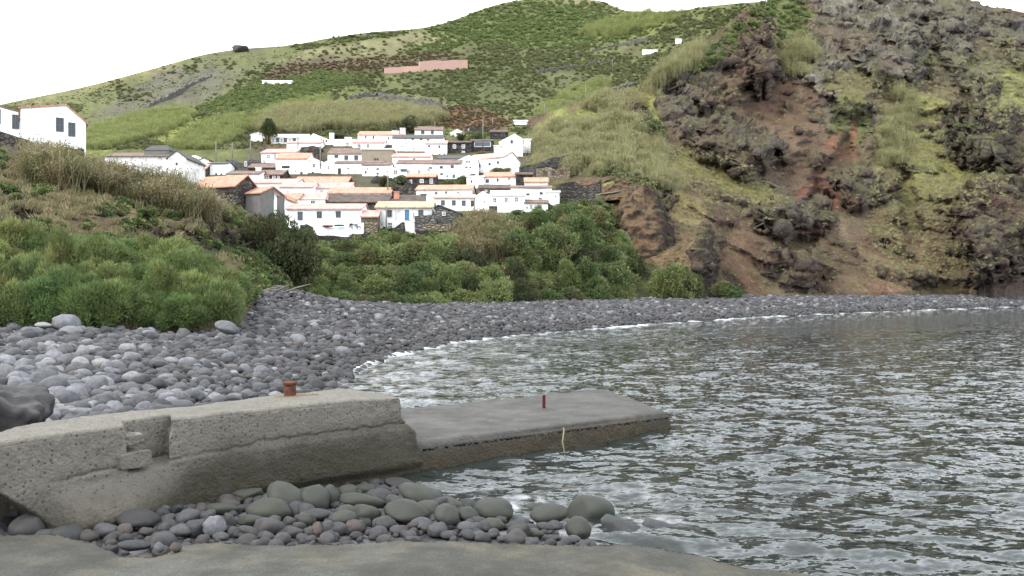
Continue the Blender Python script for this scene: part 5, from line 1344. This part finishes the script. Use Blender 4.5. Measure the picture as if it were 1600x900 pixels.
def rough_block(x0, x1, y0, y1, z0, z1, seed, n=14, am=.022):
    def f(a, b_, c):
        s = 1 - .08 * (np.abs(2*a - 1) ** 3 * np.abs(2*c - 1) ** 3)
        P = np.column_stack([x0 + (x1 - x0) * (.5 + (a - .5) * s), y0 + (y1 - y0) * b_, z0 + (z1 - z0) * (.5 + (c - .5) * s)])
        nv = np.column_stack([2*a - 1, 2*b_ - 1, 2*c - 1])
        return P + nv * (fbm(P * 5 + seed, 3, seed) * am)[:, None]
    return box_grid(n, n, n, f)
sdir = math.atan2(FP[5][1] - FP[4][1], FP[5][0] - FP[4][0])
for (u, v, w_, z0, z1, sd_) in [(213, 662.5, .34, 1.04, 1.15, 5), (219, 664, .46, .76, .96, 6)]:
    x, y = ground_pt(u, v, ZT)
    V, Q = rough_block(-w_/2, w_/2, .06, .5, z0, z1, sd_)
    link('step', fast_mesh('step', V, Q, M['concrete'], True), pier, (x, y, 0), sdir)
# the lower slab of the landing
sc4 = [(*ground_pt(612,696,.5), .5), (*ground_pt(1047,643,.40), .40), (*ground_pt(945,605.5,.41), .41), (*ground_pt(560,645,.5), .5)]
S4 = np.array(sc4)
def slab_fn(a, b_, c):
    top = (S4[0] * ((1 - a) * (1 - b_))[:, None] + S4[1] * (a * (1 - b_))[:, None] + S4[2] * (a * b_)[:, None] + S4[3] * ((1 - a) * b_)[:, None])
    dep = 1.0 * (1 - c)
    cen = S4.mean(0); outw = top[:, :2] - cen[:2]; outw /= np.linalg.norm(outw, axis=1)[:, None] + 1e-6
    P = top.copy(); P[:, 2] -= dep
    e = np.minimum(np.minimum(a, 1 - a) * 5.5, np.minimum(b_, 1 - b_) * 4)
    rnd_ = .07 * np.exp(-(e / .06) ** 2) * (c > .9); P[:, 2] -= rnd_
    P[:, :2] -= outw * (.05 * (c > .985) * (e < .02) + .10 * sstep(.45, .2, c))[:, None]
    nz = fbm(P * 1.4, 4, 51) * .035 + fbm(P * 7, 3, 52) * .022
    nv = np.column_stack([outw * (e < .05)[:, None], (c > .98) * .6]); return P + nv * nz[:, None]
V, Q = box_grid(150, 90, 34, slab_fn)
slab = tag(link('jetty', fast_mesh('jetty', V, Q, M['slab'], True)), 'low brown-edged concrete slab jetty reaching into the water beyond the pier', 'jetty')
# the foreground ramp
re_ = [(-500,832,.38), (-60,834,.35), (0,836,.34), (90,836,.33), (150,850,.32), (190,868,.32), (240,872,.32), (285,852,.31), (340,846,.31), (430,851,.29), (560,848,.27), (700,847,.24), (850,851,.2), (1000,851,.14), (1050,862,.10), (1150,884,.05), (1330,905,-.03), (1500,925,-.12), (1800,950,-.3)]
ru = np.linspace(-500, 1800, 420); rvv = np.interp(ru, [e[0] for e in re_], [e[1] for e in re_]); rz_ = np.interp(ru, [e[0] for e in re_], [e[2] for e in re_])
rvv = rvv + 2.5 * fbm(np.stack([ru * .03, ru * 0, ru * 0], 1), 4, 55)
rd = (CZ - rz_) * F / (rvv - V0)
tt = np.concatenate([[0, 0, 0, .004, .01], np.linspace(.02, 1, 70) ** 1.4])[:, None]
RD = rd[None] * (1 - tt) + 1.5 * tt; RU = ru[None] * np.ones_like(RD)
RZ = rz_[None] + (rd[None] - RD) * .085
RZ[0] -= .9; RZ[1] -= .25; RD[0] += .12; RD[1] += .05; RZ[2] -= .03
RX = (RU - U0) / F * RD
pn = np.stack([RX, RD, RX * 0], -1)
RZ = RZ + .03 * fbm(pn * 1.1, 4, 57) + .012 * fbm(pn * 6, 3, 58)
tag(link('ramp', fast_mesh('ramp', np.stack([RX, RD, RZ], -1), grid_faces(*RX.shape)[:, ::-1], M['ramp'], True)), kind='structure')

# iron fittings
x, y = ground_pt(453, 617.5, ZT + .02)
bo = empty('mooring_bollard', (x, y, ZT - .01)); tag(bo, 'short rusty iron mooring bollard on the concrete pier', 'bollard')
def lathe(prof, seg=20):
    m = MB(); vs = [(r_ * cos(2*pi*j/seg), r_ * sin(2*pi*j/seg), z) for r_, z in prof for j in range(seg)]; n = len(prof)
    fs = [(i*seg + j, i*seg + (j+1) % seg, (i+1)*seg + (j+1) % seg, (i+1)*seg + j) for i in range(n-1) for j in range(seg)] + [tuple((n-1)*seg + j for j in range(seg))]
    return m.add(vs, fs)
lathe([(.095,-.05),(.098,.0),(.094,.02),(.092,.19),(.088,.2)]).build('shaft', M['rust'], bo, False)
lathe([(.085,.198),(.108,.2),(.112,.215),(.108,.235),(.08,.25),(.0,.252)]).build('cap', M['rust'], bo, False)
q = random.Random(8); st = [(0.0, 0.0)] ; n_ = 26
vs = [(0, 0, 0)] + [((.24 + .14 * q.random()) * cos(2*pi*i/n_) * 1.1 + .08, (.12 + .05 * q.random()) * sin(2*pi*i/n_), 0) for i in range(n_)]
so = MB().add([(a_, b2, .028) for a_, b2, _ in vs] + [(a_ * 1.02, b2 * 1.02, -.05) for a_, b2, _ in vs[1:]], [(0, i, i % n_ + 1) for i in range(1, n_ + 1)] + [(i, n_ + i, n_ + i % n_ + 1, i % n_ + 1) for i in range(1, n_ + 1)]).build('rust_stain', M['rust_stain'], bo)
so.rotation_euler = (0, 0, sdir * .4)
x, y = ground_pt(850, 638, .45)
po = empty('steel_post', (x, y, .42)); tag(po, 'thin rusty red steel post standing on the low jetty slab', 'post')
MB().box(-.032,.032,-.006,.006,-.1,.31).box(-.032,-.022,.006,.05,-.1,.31).box(.022,.032,.006,.05,-.1,.31).build('channel', M['red_post'], po)
MB().box(-.06,.06,-.05,.08,-.02,.02).build('base_plate', M['red_post'], po)

# ------------------------------------------------------------------ stones
import bmesh
def stone_mesh(seed, el, am, block):
    bm = bmesh.new(); bmesh.ops.create_icosphere(bm, subdivisions=3, radius=1.0)
    P = np.array([v.co[:] for v in bm.verts])
    sp = np.sign(P) * np.abs(P) ** block; P = sp / np.max(np.abs(sp), axis=0)
    nn = fbm(P * 1.1 + seed * 3.7, 3, seed) * am + fbm(P * 3.5 + seed, 2, seed + 5) * am * .25
    P = P * (1 + nn)[:, None]
    q = np.random.default_rng(seed)
    for _ in range(6):                                   # worn flats
        n_ = q.normal(size=3); n_ /= np.linalg.norm(n_); ov_ = np.maximum(0, P @ n_ - q.uniform(.62, .92)); P = P - n_[None] * (ov_ * .85)[:, None]
    P = P / np.max(np.abs(P), axis=0) * np.array(el)
    Fc = np.array([[v.index for v in f.verts] for f in bm.faces]); bm.free()
    return P, Fc
STONES = {}
SH = [((1,.8,.62),.2,.92), ((1,.7,.55),.22,1.0), ((1,.86,.7),.18,.88), ((1,.75,.5),.2,.95), ((1,.9,.75),.24,.86), ((1,.65,.6),.22,.9), ((1,.8,.48),.16,1.0), ((1,.85,.66),.28,.84)]
def stones_of(mt):
    if mt not in STONES: STONES[mt] = [fast_mesh('stone', *stone_mesh(i * 7 + 1, *SH[i]), M[mt], True) for i in range(len(SH))]
    return STONES[mt]
def put_stone(x, y, z, sx, sy, sz, rz, mt, label, group, i=None, tilt=.15, name='beach_stone'):
    o = link(name, stones_of(mt)[i if i is not None else rnd.randrange(len(SH))], None, (x, y, z))
    e = SH[[m for m in STONES[mt]].index(o.data)][0]
    o.rotation_euler = (rnd.gauss(0, tilt), rnd.gauss(0, tilt), rz); o.scale = (sx / e[0], sy / e[1], sz / e[2])
    return tag(o, label, 'stone', group)
# the stones between pier and ramp, one by one: u, v, width, height in the picture, kind, turn, words
FG = 'stones at the foot of the pier'
fg = [(216,816,70,32,'dark_stone',0,'large smooth blue-grey stone below the broken steps'), (245,796,42,16,'grey_stone',0,'flat grey stone on top of the blue-grey one'), (118,825,38,20,'pale_stone',0,'light grey egg-shaped stone near the left end of the pier'),
 (40,826,62,36,'dark_stone',0,'angular purple-grey rock at the left corner'), (164,831,42,22,'grey_stone',0,'rounded grey stone left of the large blue-grey stone'), (195,830,24,20,'brown_stone',0,'small brown stone in front of the large blue-grey stone'),
 (262,818,24,18,'grey_stone',0,'small dull green-grey stone right of the large blue-grey stone'), (293,811,42,26,'dark_stone',.4,'dark oval stone leaning right of the steps'), (306,826,38,32,'grey_stone',.3,'grey oval stone in front of the dark leaning oval'), (335,825,34,34,'pale_stone',.2,'pale round stone standing by the ramp edge'),
 (286,832,38,22,'grey_stone',0,'low grey stone at the ramp edge left of the pale round one'), (358,815,20,28,'dark_stone',.2,'upright dark pitted stone beside the pale round one'), (345,798,60,18,'algae_stone',0,'long flat greenish stone below the pier face'), (385,776,52,26,'algae_stone',.2,'green algae-covered stone against the pier face'),
 (446,783,66,42,'algae_stone',-.5,'tilted two-toned green stone under the bollard'), (415,801,84,34,'algae_stone',0,'broad flat grey-green boulder below the bollard'), (490,781,58,40,'algae_stone',-.5,'sloping green boulder right of the tilted one'), (516,777,30,36,'algae_stone',0,'upright rounded green stone against the pier'),
 (566,786,80,22,'algae_stone',-.15,'long low green stone with a hole near its end'), (494,808,54,20,'dark_stone',.1,'dark wet flat stone in the middle of the heap'), (394,815,48,18,'algae_stone',0,'low green stone left of the grey pair'), (420,825,50,28,'dark_stone',0,'blue-grey rounded stone by the ramp under the bollard'),
 (392,834,40,17,'dark_stone',-.3,'dark wet slanting stone at the ramp edge'), (459,833,34,17,'dark_stone',0,'small dark round stone at the ramp edge below the bollard'), (453,817,25,19,'dark_stone',0,'pitted blue-grey stone in the heap centre'), (478,815,27,22,'algae_stone',0,'small green stone behind the dark row'),
 (496,829,20,24,'brown_stone',0,'upright purple-brown stone in the dark row'), (512,827,20,25,'dark_stone',0,'narrow dark stone right of the purple-brown one'), (484,833,18,16,'dark_stone',0,'little dark stone left of the purple-brown one'), (538,813,42,28,'algae_stone',.1,'smooth olive stone in the heap centre right'),
 (571,805,50,30,'algae_stone',0,'pitted grey-green dome stone'), (542,802,40,22,'algae_stone',0,'half hidden olive stone left of the pitted dome'), (555,825,32,22,'brown_stone',0,'mauve-grey stone below the olive one'), (601,820,38,22,'dark_stone',0,'dark glossy pitted stone right of the mauve one'),
 (590,834,36,18,'grey_stone',0,'grey pitted stone at the ramp edge, centre'), (636,805,76,37,'algae_stone',-.1,'big smooth green boulder left of the water'), (656,779,72,32,'algae_stone',-.3,'long green-brown boulder touching the pier end'), (597,779,46,26,'dark_stone',-.2,'dark brown boulder under the pier end'),
 (616,785,30,26,'dark_stone',0,'dark boulder wedged beside the dark brown one'), (628,760,60,20,'dark_stone',-.2,'black wet rock in the shade under the pier end'), (572,766,38,17,'algae_stone',0,'small green rock beneath the pier undercut'), (544,769,30,20,'algae_stone',0,'green rock beneath the pier undercut, left one'),
 (660,821,40,20,'grey_stone',0,'slate-grey stone in front of the big green boulder'), (684,830,32,23,'dark_stone',.2,'dark pitted stone right of the slate-grey one'), (696,809,46,38,'algae_stone',-.2,'rounded green boulder standing by the wash'), (731,808,38,28,'algae_stone',-.1,'olive boulder right of the rounded green one'),
 (771,801,62,34,'algae_stone',0,'dark green boulder alone in the wash'), (766,822,48,18,'algae_stone',0,'flat green stone before the lone dark boulder'), (668,800,40,30,'algae_stone',0,'green boulder behind the slate-grey stone'), (708,790,36,18,'algae_stone',-.3,'low green rock at the water line'),
 (858,808,58,36,'algae_stone',.2,'grey and green boulder left of the tall pitted rock'), (838,797,36,18,'algae_stone',0,'half submerged green stone behind the grey and green boulder'), (924,801,72,50,'algae_stone',0,'tall pitted green rock in the wash'), (904,828,42,36,'algae_stone',0,'pitted olive stone in front of the tall rock'),
 (967,828,66,38,'dark_stone',-.2,'large grey pitted boulder with water holes'), (1029,831,56,36,'grey_stone',-.1,'rightmost smooth grey boulder standing in the water'), (810,833,38,30,'algae_stone',.4,'leaning grey-green stone by the ramp edge'), (867,823,27,17,'dark_stone',0,'small brown-grey stone between the boulders'),
 (897,843,22,11,'grey_stone',0,'small pale blue stone at the ramp edge'), (838,836,24,13,'algae_stone',0,'small green pebble stone beside the leaning one'), (860,843,28,12,'dark_stone',0,'small dark stone below the grey and green boulder'), (1075,862,26,9,'dark_stone',0,'thin dark stone awash right of the ramp'), (1105,863,24,15,'grey_stone',0,'small grey stone awash right of the ramp'),
 (893,771,54,15,'dark_stone',0,'brown rock just breaking the water surface'), (210,856,52,18,'dark_stone',0,'dark wet stone lying in the hollow of the ramp'), (248,857,17,17,'pale_stone',0,'small pale stone beside the wet one in the ramp hollow'), (274,857,20,16,'brown_stone',0,'small ochre stone in the ramp hollow'),
 (160,805,60,20,'dark_stone',0,'low dark rock under the eroded footing'), (22,815,34,18,'grey_stone',0,'grey stone in the hollow at the left end'), (75,838,40,16,'grey_stone',0,'flat stone half buried at the ramp edge, left'), (90,812,28,14,'brown_stone',0,'reddish stone under the left end of the pier'), (130,838,26,14,'grey_stone',0,'small stone at the ramp edge left of the hollow'), (345,840,28,13,'grey_stone',0,'small grey stone below the pale round one'), (728,826,34,18,'grey_stone',0,'grey stone at the ramp edge by the wash'), (745,838,26,12,'grey_stone',0,'little grey stone touching the ramp by the wash'), (700,838,26,13,'grey_stone',0,'little blue stone touching the ramp by the heap'), (640,838,26,13,'dark_stone',0,'little black stone touching the ramp by the heap'), (620,830,24,15,'grey_stone',0,'little round stone right of the dark glossy one')]
def bed_at(x, y): return float(beach_z(np.array([x]), np.array([y]))[0])
fg_xy = []
for (u, v, w_, h_, mt, tn, lb) in fg:
    mt = {'pale_stone': 'grey_stone', 'grey_stone': 'wet_stone'}.get(mt, mt)
    vbot = v + h_ * .45; z = .15
    for _ in range(5):
        x, y = ground_pt(u, vbot, z); z = max(bed_at(x, y), -.12)
        if v > 850 and u < 400: z = .33
    p_ = y / F; W2 = w_ * p_ / 2; H2 = h_ * p_ / 2 * 1.05
    yc = y + W2 * .45
    put_stone((u - U0) / F * yc, yc, z + H2 * .82, W2 * 1.04, min(W2, H2 * 1.5) * .95, H2, 0.0, mt, lb, FG, tilt=.05, name='shore_stone').rotation_euler[1] = -tn
    fg_xy.append((x, yc))
# the beach: a jittered lattice of stones
BAND = [(8, 19, .25, .30), (19, 32, .25, .27), (32, 55, .30, .30), (55, 95, .36, .33), (95, 175, .52, .43)]
br = np.random.default_rng(99); cand = []
toe_u = np.linspace(-300, 1900, 441)
def toe(u):
    t = 1e9
    for s in (bank, hill, cliff):
        if s.u[0] <= u <= s.u[-1]: t = min(t, float(np.interp(u, s.u, s.D[0])))
    return t
toe_d = np.array([toe(u) for u in toe_u])
for (d0, d1, gap, wid) in BAND:
    ys = np.arange(d0, d1, gap); 
    for y in ys:
        x0, x1 = (-130 - U0) / F * y, (1690 - U0) / F * y
        xs = np.arange(x0, x1, gap); n = len(xs)
        X = xs + br.uniform(-.5, .5, n) * gap; Y = y + br.uniform(-.5, .5, n) * gap
        s = shore_s(X, Y); front = (X - PF0[0]) * PN[0] + (Y - PF0[1]) * PN[1]
        ok = (s > -.5) & (Y < np.interp(X / Y * F + U0, toe_u, toe_d) + 1.2) & ((front < -1.0) | (Y > 16)) & (s < 60)
        X, Y, s = X[ok], Y[ok], s[ok]
        sz = wid * np.exp(np.clip(br.normal(size=len(X)), -2, 1.8) * .36) * np.interp(X, [-14, -6, 0], [1.1, .9, .95]); big = br.random(len(X)) < .05; sz[big] *= 1.4
        if len(X): cand.append(np.column_stack([X, Y, beach_z(X, Y), sz, s]))
        # small stones that fill the gaps
        if d0 < 50 and len(X):
            X2 = X + br.uniform(-.5, .5, len(X)) * gap; Y2 = Y + br.uniform(-.5, .5, len(X)) * gap
            cand.append(np.column_stack([X2, Y2, beach_z(X2, Y2) - .02, sz * .45, s]))
cand = np.concatenate(cand)
U_ = cand[:, 0] / cand[:, 1] * F + U0; V_ = V0 + (CZ - cand[:, 2] - cand[:, 3] * .3) / cand[:, 1] * F
hid = (V_ > np.interp(U_, [-100, 0, 50, 170, 280, 400, 500, 548, 600, 660], [690, 676, 660, 647, 636, 621, 608, 604, 608, 640]) - 3) | (U_ < 4) | (U_ > 1596)
hid |= (cand[:, 1] > np.interp(U_, toe_u, toe_d) - .4)
px_size = np.where(hid, 0, cand[:, 3] / cand[:, 1])
order = np.argsort(-px_size); N_IND = 225
ind, rest = order[:N_IND], order[N_IND:]
def stone_kind(x, y, s):
    r = br.random()
    if s < 2.0 and r < .8: return 'dark_stone'
    return 'pale_stone' if r < .2 else ('brown_stone' if r < .20 else ('dark_stone' if r < .40 else 'grey_stone'))
KW = {'pale_stone': 'pale', 'brown_stone': 'brownish', 'dark_stone': 'dark', 'grey_stone': 'mid-grey'}
info = []
for k in ind:
    x, y, z, sz, s = cand[k]; info.append((x, y, z, sz, stone_kind(x, y, s), U_[k], V_[k]))
edges = np.quantile([i[6] for i in info], np.linspace(0, 1, 9)); edges[-1] += 1
BW = ['eighth band', 'seventh band', 'sixth band', 'fifth band', 'fourth band', 'third band', 'second band', 'nearest band']
for bi in range(8):
    for mt, wd_ in KW.items():
        grp = sorted([i for i in info if edges[bi] <= i[6] < edges[bi + 1] and i[4] == mt], key=lambda i: i[5])
        for n, (x, y, z, sz, _, u, v) in enumerate(grp):
            h2 = sz * br.uniform(.30, .42)
            put_stone(x, y, z + h2 * .55, sz * .5, sz * br.uniform(.38, .48), h2, br.uniform(-1.2, 1.2), mt, f'{ORD[n]} {wd_} rounded stone from the left in the {BW[bi]} of beach behind the pier', 'rounded stones on the beach behind the pier')
R_ = cand[rest]; n = len(R_)
sidx = br.integers(0, 8, n); wetk = (R_[:, 4] < 1.6) & (br.random(n) < .85)
h2 = R_[:, 3] * br.uniform(.28, .42, n)
pts = np.column_stack([R_[:, 0], R_[:, 1], R_[:, 2] + h2 * .5]); rots = np.column_stack([br.normal(size=n) * .18, br.normal(size=n) * .18, br.uniform(0, 6.28, n)])
el = np.array([s[0] for s in SH])[sidx]
scl = np.column_stack([R_[:, 3] * .5, R_[:, 3] * .43, h2]) / el
scatter('beach_pebbles', pts[~wetk], rots[~wetk], scl[~wetk], sidx[~wetk], stones_of('stone'), 'grey basalt cobbles covering the whole beach', 'cobbles')
scatter('wet_pebbles', pts[wetk], rots[wetk], scl[wetk], sidx[wetk], stones_of('dark_stone'), 'dark wet cobbles along the waterline', 'cobbles')
# pebbles filling the foot of the pier
pp = []
for i in range(2200):
    x, y = br.uniform(-7.5, 2.2), br.uniform(8.7, 13.2)
    fr_ = (x - PF0[0]) * PN[0] + (y - PF0[1]) * PN[1]
    if fr_ < -.1 or x + .7 * (y - 11.1) > -.15: continue
    u = x / y * F + U0
    if y < np.interp(u, ru, rd) + .05: continue
    pp.append((x, y, max(bed_at(x, y), -.15), (.06 + .16 * br.random() ** 2) * (1 if br.random() < .9 else 1.6)))
pp = np.array(pp); n = len(pp); sidx = br.integers(0, 8, n); el = np.array([s[0] for s in SH])[sidx]
scatter('foot_pebbles', np.column_stack([pp[:, 0], pp[:, 1], pp[:, 2] + pp[:, 3] * .2]), np.column_stack([br.normal(size=n) * .2, br.normal(size=n) * .2, br.uniform(0, 6.28, n)]), np.column_stack([pp[:, 3] * .55, pp[:, 3] * .45, pp[:, 3] * .36]) / el, sidx, stones_of('dark_stone'), 'small wet pebbles between the stones at the pier foot', 'pebbles')
# odd rocks
def rock(label, u, v, w_, h_, d, mt, i, name='boulder', cat='boulder', tl=0.0):
    p_ = d / F; x, y, z = at(u, v + h_ / 2, d)
    o = put_stone(x, y + w_ * p_ * .3, z + h_ * p_ * .42, w_ * p_ / 2, w_ * p_ * .42, h_ * p_ * .55, 0, mt, label, None, i, .04, name); o['category'] = cat; o.rotation_euler[1] = tl
    return o
V, Q = rough_block(-.55, .5, -.5, .6, -.7, .42, 71, 18, .14)
o = tag(link('boulder', fast_mesh('boulder', V, Q, M['dark_stone'], True), None, (at(-6, 660, 10.9)[0] - .1, 11.0, 1.22)), 'dark smooth slab of rock at the left picture edge above the pier', 'boulder'); o.rotation_euler = (.1, .42, .3)
rock('pale veined boulder at the foot of the feathery shrubs', 97, 504, 42, 28, 32, 'pale_stone', 7)
rock('flat pale stone left of the veined boulder', 62, 508, 28, 10, 31.5, 'pale_stone', 6)
rock('broad grey boulder below the veined one', 104, 517, 40, 16, 30, 'grey_stone', 6)
rock('grey slab stone leaning at the right end of the feathery shrubs', 350, 511, 44, 18, 31, 'grey_stone', 3, tl=.3)
rock('large dark stone at the waterline left of the bay', 515, 556, 26, 18, 33, 'dark_stone', 2)
rock('dark crag outcrop on the left ridge skyline', 372, 73, 28, 14, 415, 'dark_stone', 4, 'rock_outcrop', 'outcrop')
# ------------------------------------------------------------------ eroded bluffs right of the village
def rock_mass(label, uc, wpx, vt, vb, d, thick, seed, dark_from, lean=0.0, taper=.3, amp=.8, name='rock_outcrop'):
    p_ = d / F; W = wpx * p_; Hh = (vb - vt) * p_; x0, y0, z0 = at(uc, vb, d)
    def f(a, b_, c):
        s = 1 - taper * c ** 2.2 + .25 * (1 - c)
        x = (a - .5) * W * s + lean * c * W
        rnd2 = 1 - (2 * a - 1) ** 2
        y = (b_ - .25) * thick - .28 * W * rnd2 * (1 - b_) * (1 - .3 * c)
        P = np.column_stack([x0 + x, y0 + y + thick * .25 * c, z0 - 1.2 + (Hh + 1.2) * c])
        n1 = fbm(P / np.array([2.6, 2.6, 3.4]), 4, seed, .55, True); n2 = fbm(P / .8, 3, seed + 3)
        nv = np.column_stack([2 * a - 1, (2 * b_ - 1), .5 * (c > .97)])
        return P + nv * (n1 * amp + n2 * .3)[:, None]
    V, Q = box_grid(44, 20, 60, f)
    cx = (V[:, 0] - x0) / W + .5; nn = fbm(V / 1.8, 3, seed + 9)
    dk = sstep(dark_from - .1, dark_from + .1, cx + nn * .25)
    col = np.array(alb(156, 130, 102))[None] * (1 - dk[:, None]) + np.array(alb(78, 68, 64))[None] * dk[:, None]
    red = sstep(.1, .4, fbm(V / 2.4, 3, seed + 12))[:, None] * .35 * (1 - dk[:, None]); col = col * (1 - red) + np.array(alb(150, 108, 82)) * red
    me = fast_mesh(name, V, Q, M['cliff'], True, {'Col': ('FLOAT_COLOR', 1.3 * col), 'rock': ('FLOAT', .3 + .7 * dk)})
    return tag(link(name, me), label, 'outcrop')
rock_mass('eroded brown bluff with a dark right face beside the village spur', 1010, 74, 292, 406, 127, 14, 41, .66, -.12, .75, 1.1)
rock_mass('black rock stump standing at the back of the beach', 1096, 40, 374, 466, 117, 6, 47, .35, .1, .7, .8)
rock_mass('reddish crag with black end high on the cane spur', 982, 64, 166, 206, 200, 12, 53, .62, .1, .7, 1.8)
rock_mass('small red-brown earth bank under the green turf tip', 972, 44, 282, 304, 137, 6, 59, .95, .0, .7, .8)
# turf tip and bleached driftwood on the spur
q = random.Random(31)
dr = empty('driftwood_pile', at(437, 462, 56.5)); tag(dr, 'bleached driftwood branches on the stone ridge below the dark bush', 'driftwood')
for i in range(9):
    a = q.uniform(-.5, .5); L = q.uniform(.8, 1.9); x, y = q.uniform(-1.2, 1.2), q.uniform(-.6, .6); h_ = q.uniform(.1, .7)
    MB().tube([(x - cos(a)*L/2, y, .05 + h_*.3), (x, y + .1*q.uniform(-1, 1), .15 + h_*.6), (x + cos(a)*L/2, y + sin(a)*.4, .1 + h_)], [.07, .06, .025], 6).build('branch', M['drywood'], dr, True)
dr = empty('bleached_timber', at(958, 305, 127)); tag(dr, 'pale bleached timbers lying on the spur right of the village', 'timber')
for i in range(7):
    L = q.uniform(2, 4.2); y = i * .3 - 1; t = q.uniform(-.2, .2)
    MB().tube([(-L*.6 , y, .1), (0, y + t, .3), (L*.4, y + t*2, .55)], [.1, .09, .06], 6).build('log', M['drywood'], dr, True)

# a frayed rope end hanging down the edge of the slab
x, y = ground_pt(881, 671, .46)
tag(MB().tube([(x, y + .1, .47), (x, y - .03, .45), (x - .03, y - .09, .25), (x + .01, y - .12, .05), (x - .02, y - .13, -.1)], [.012, .014, .013, .012, .008], 6).build('rope', M['old_rope'], None, True), 'short pale yellow rope hanging over the edge of the jetty slab', 'rope')
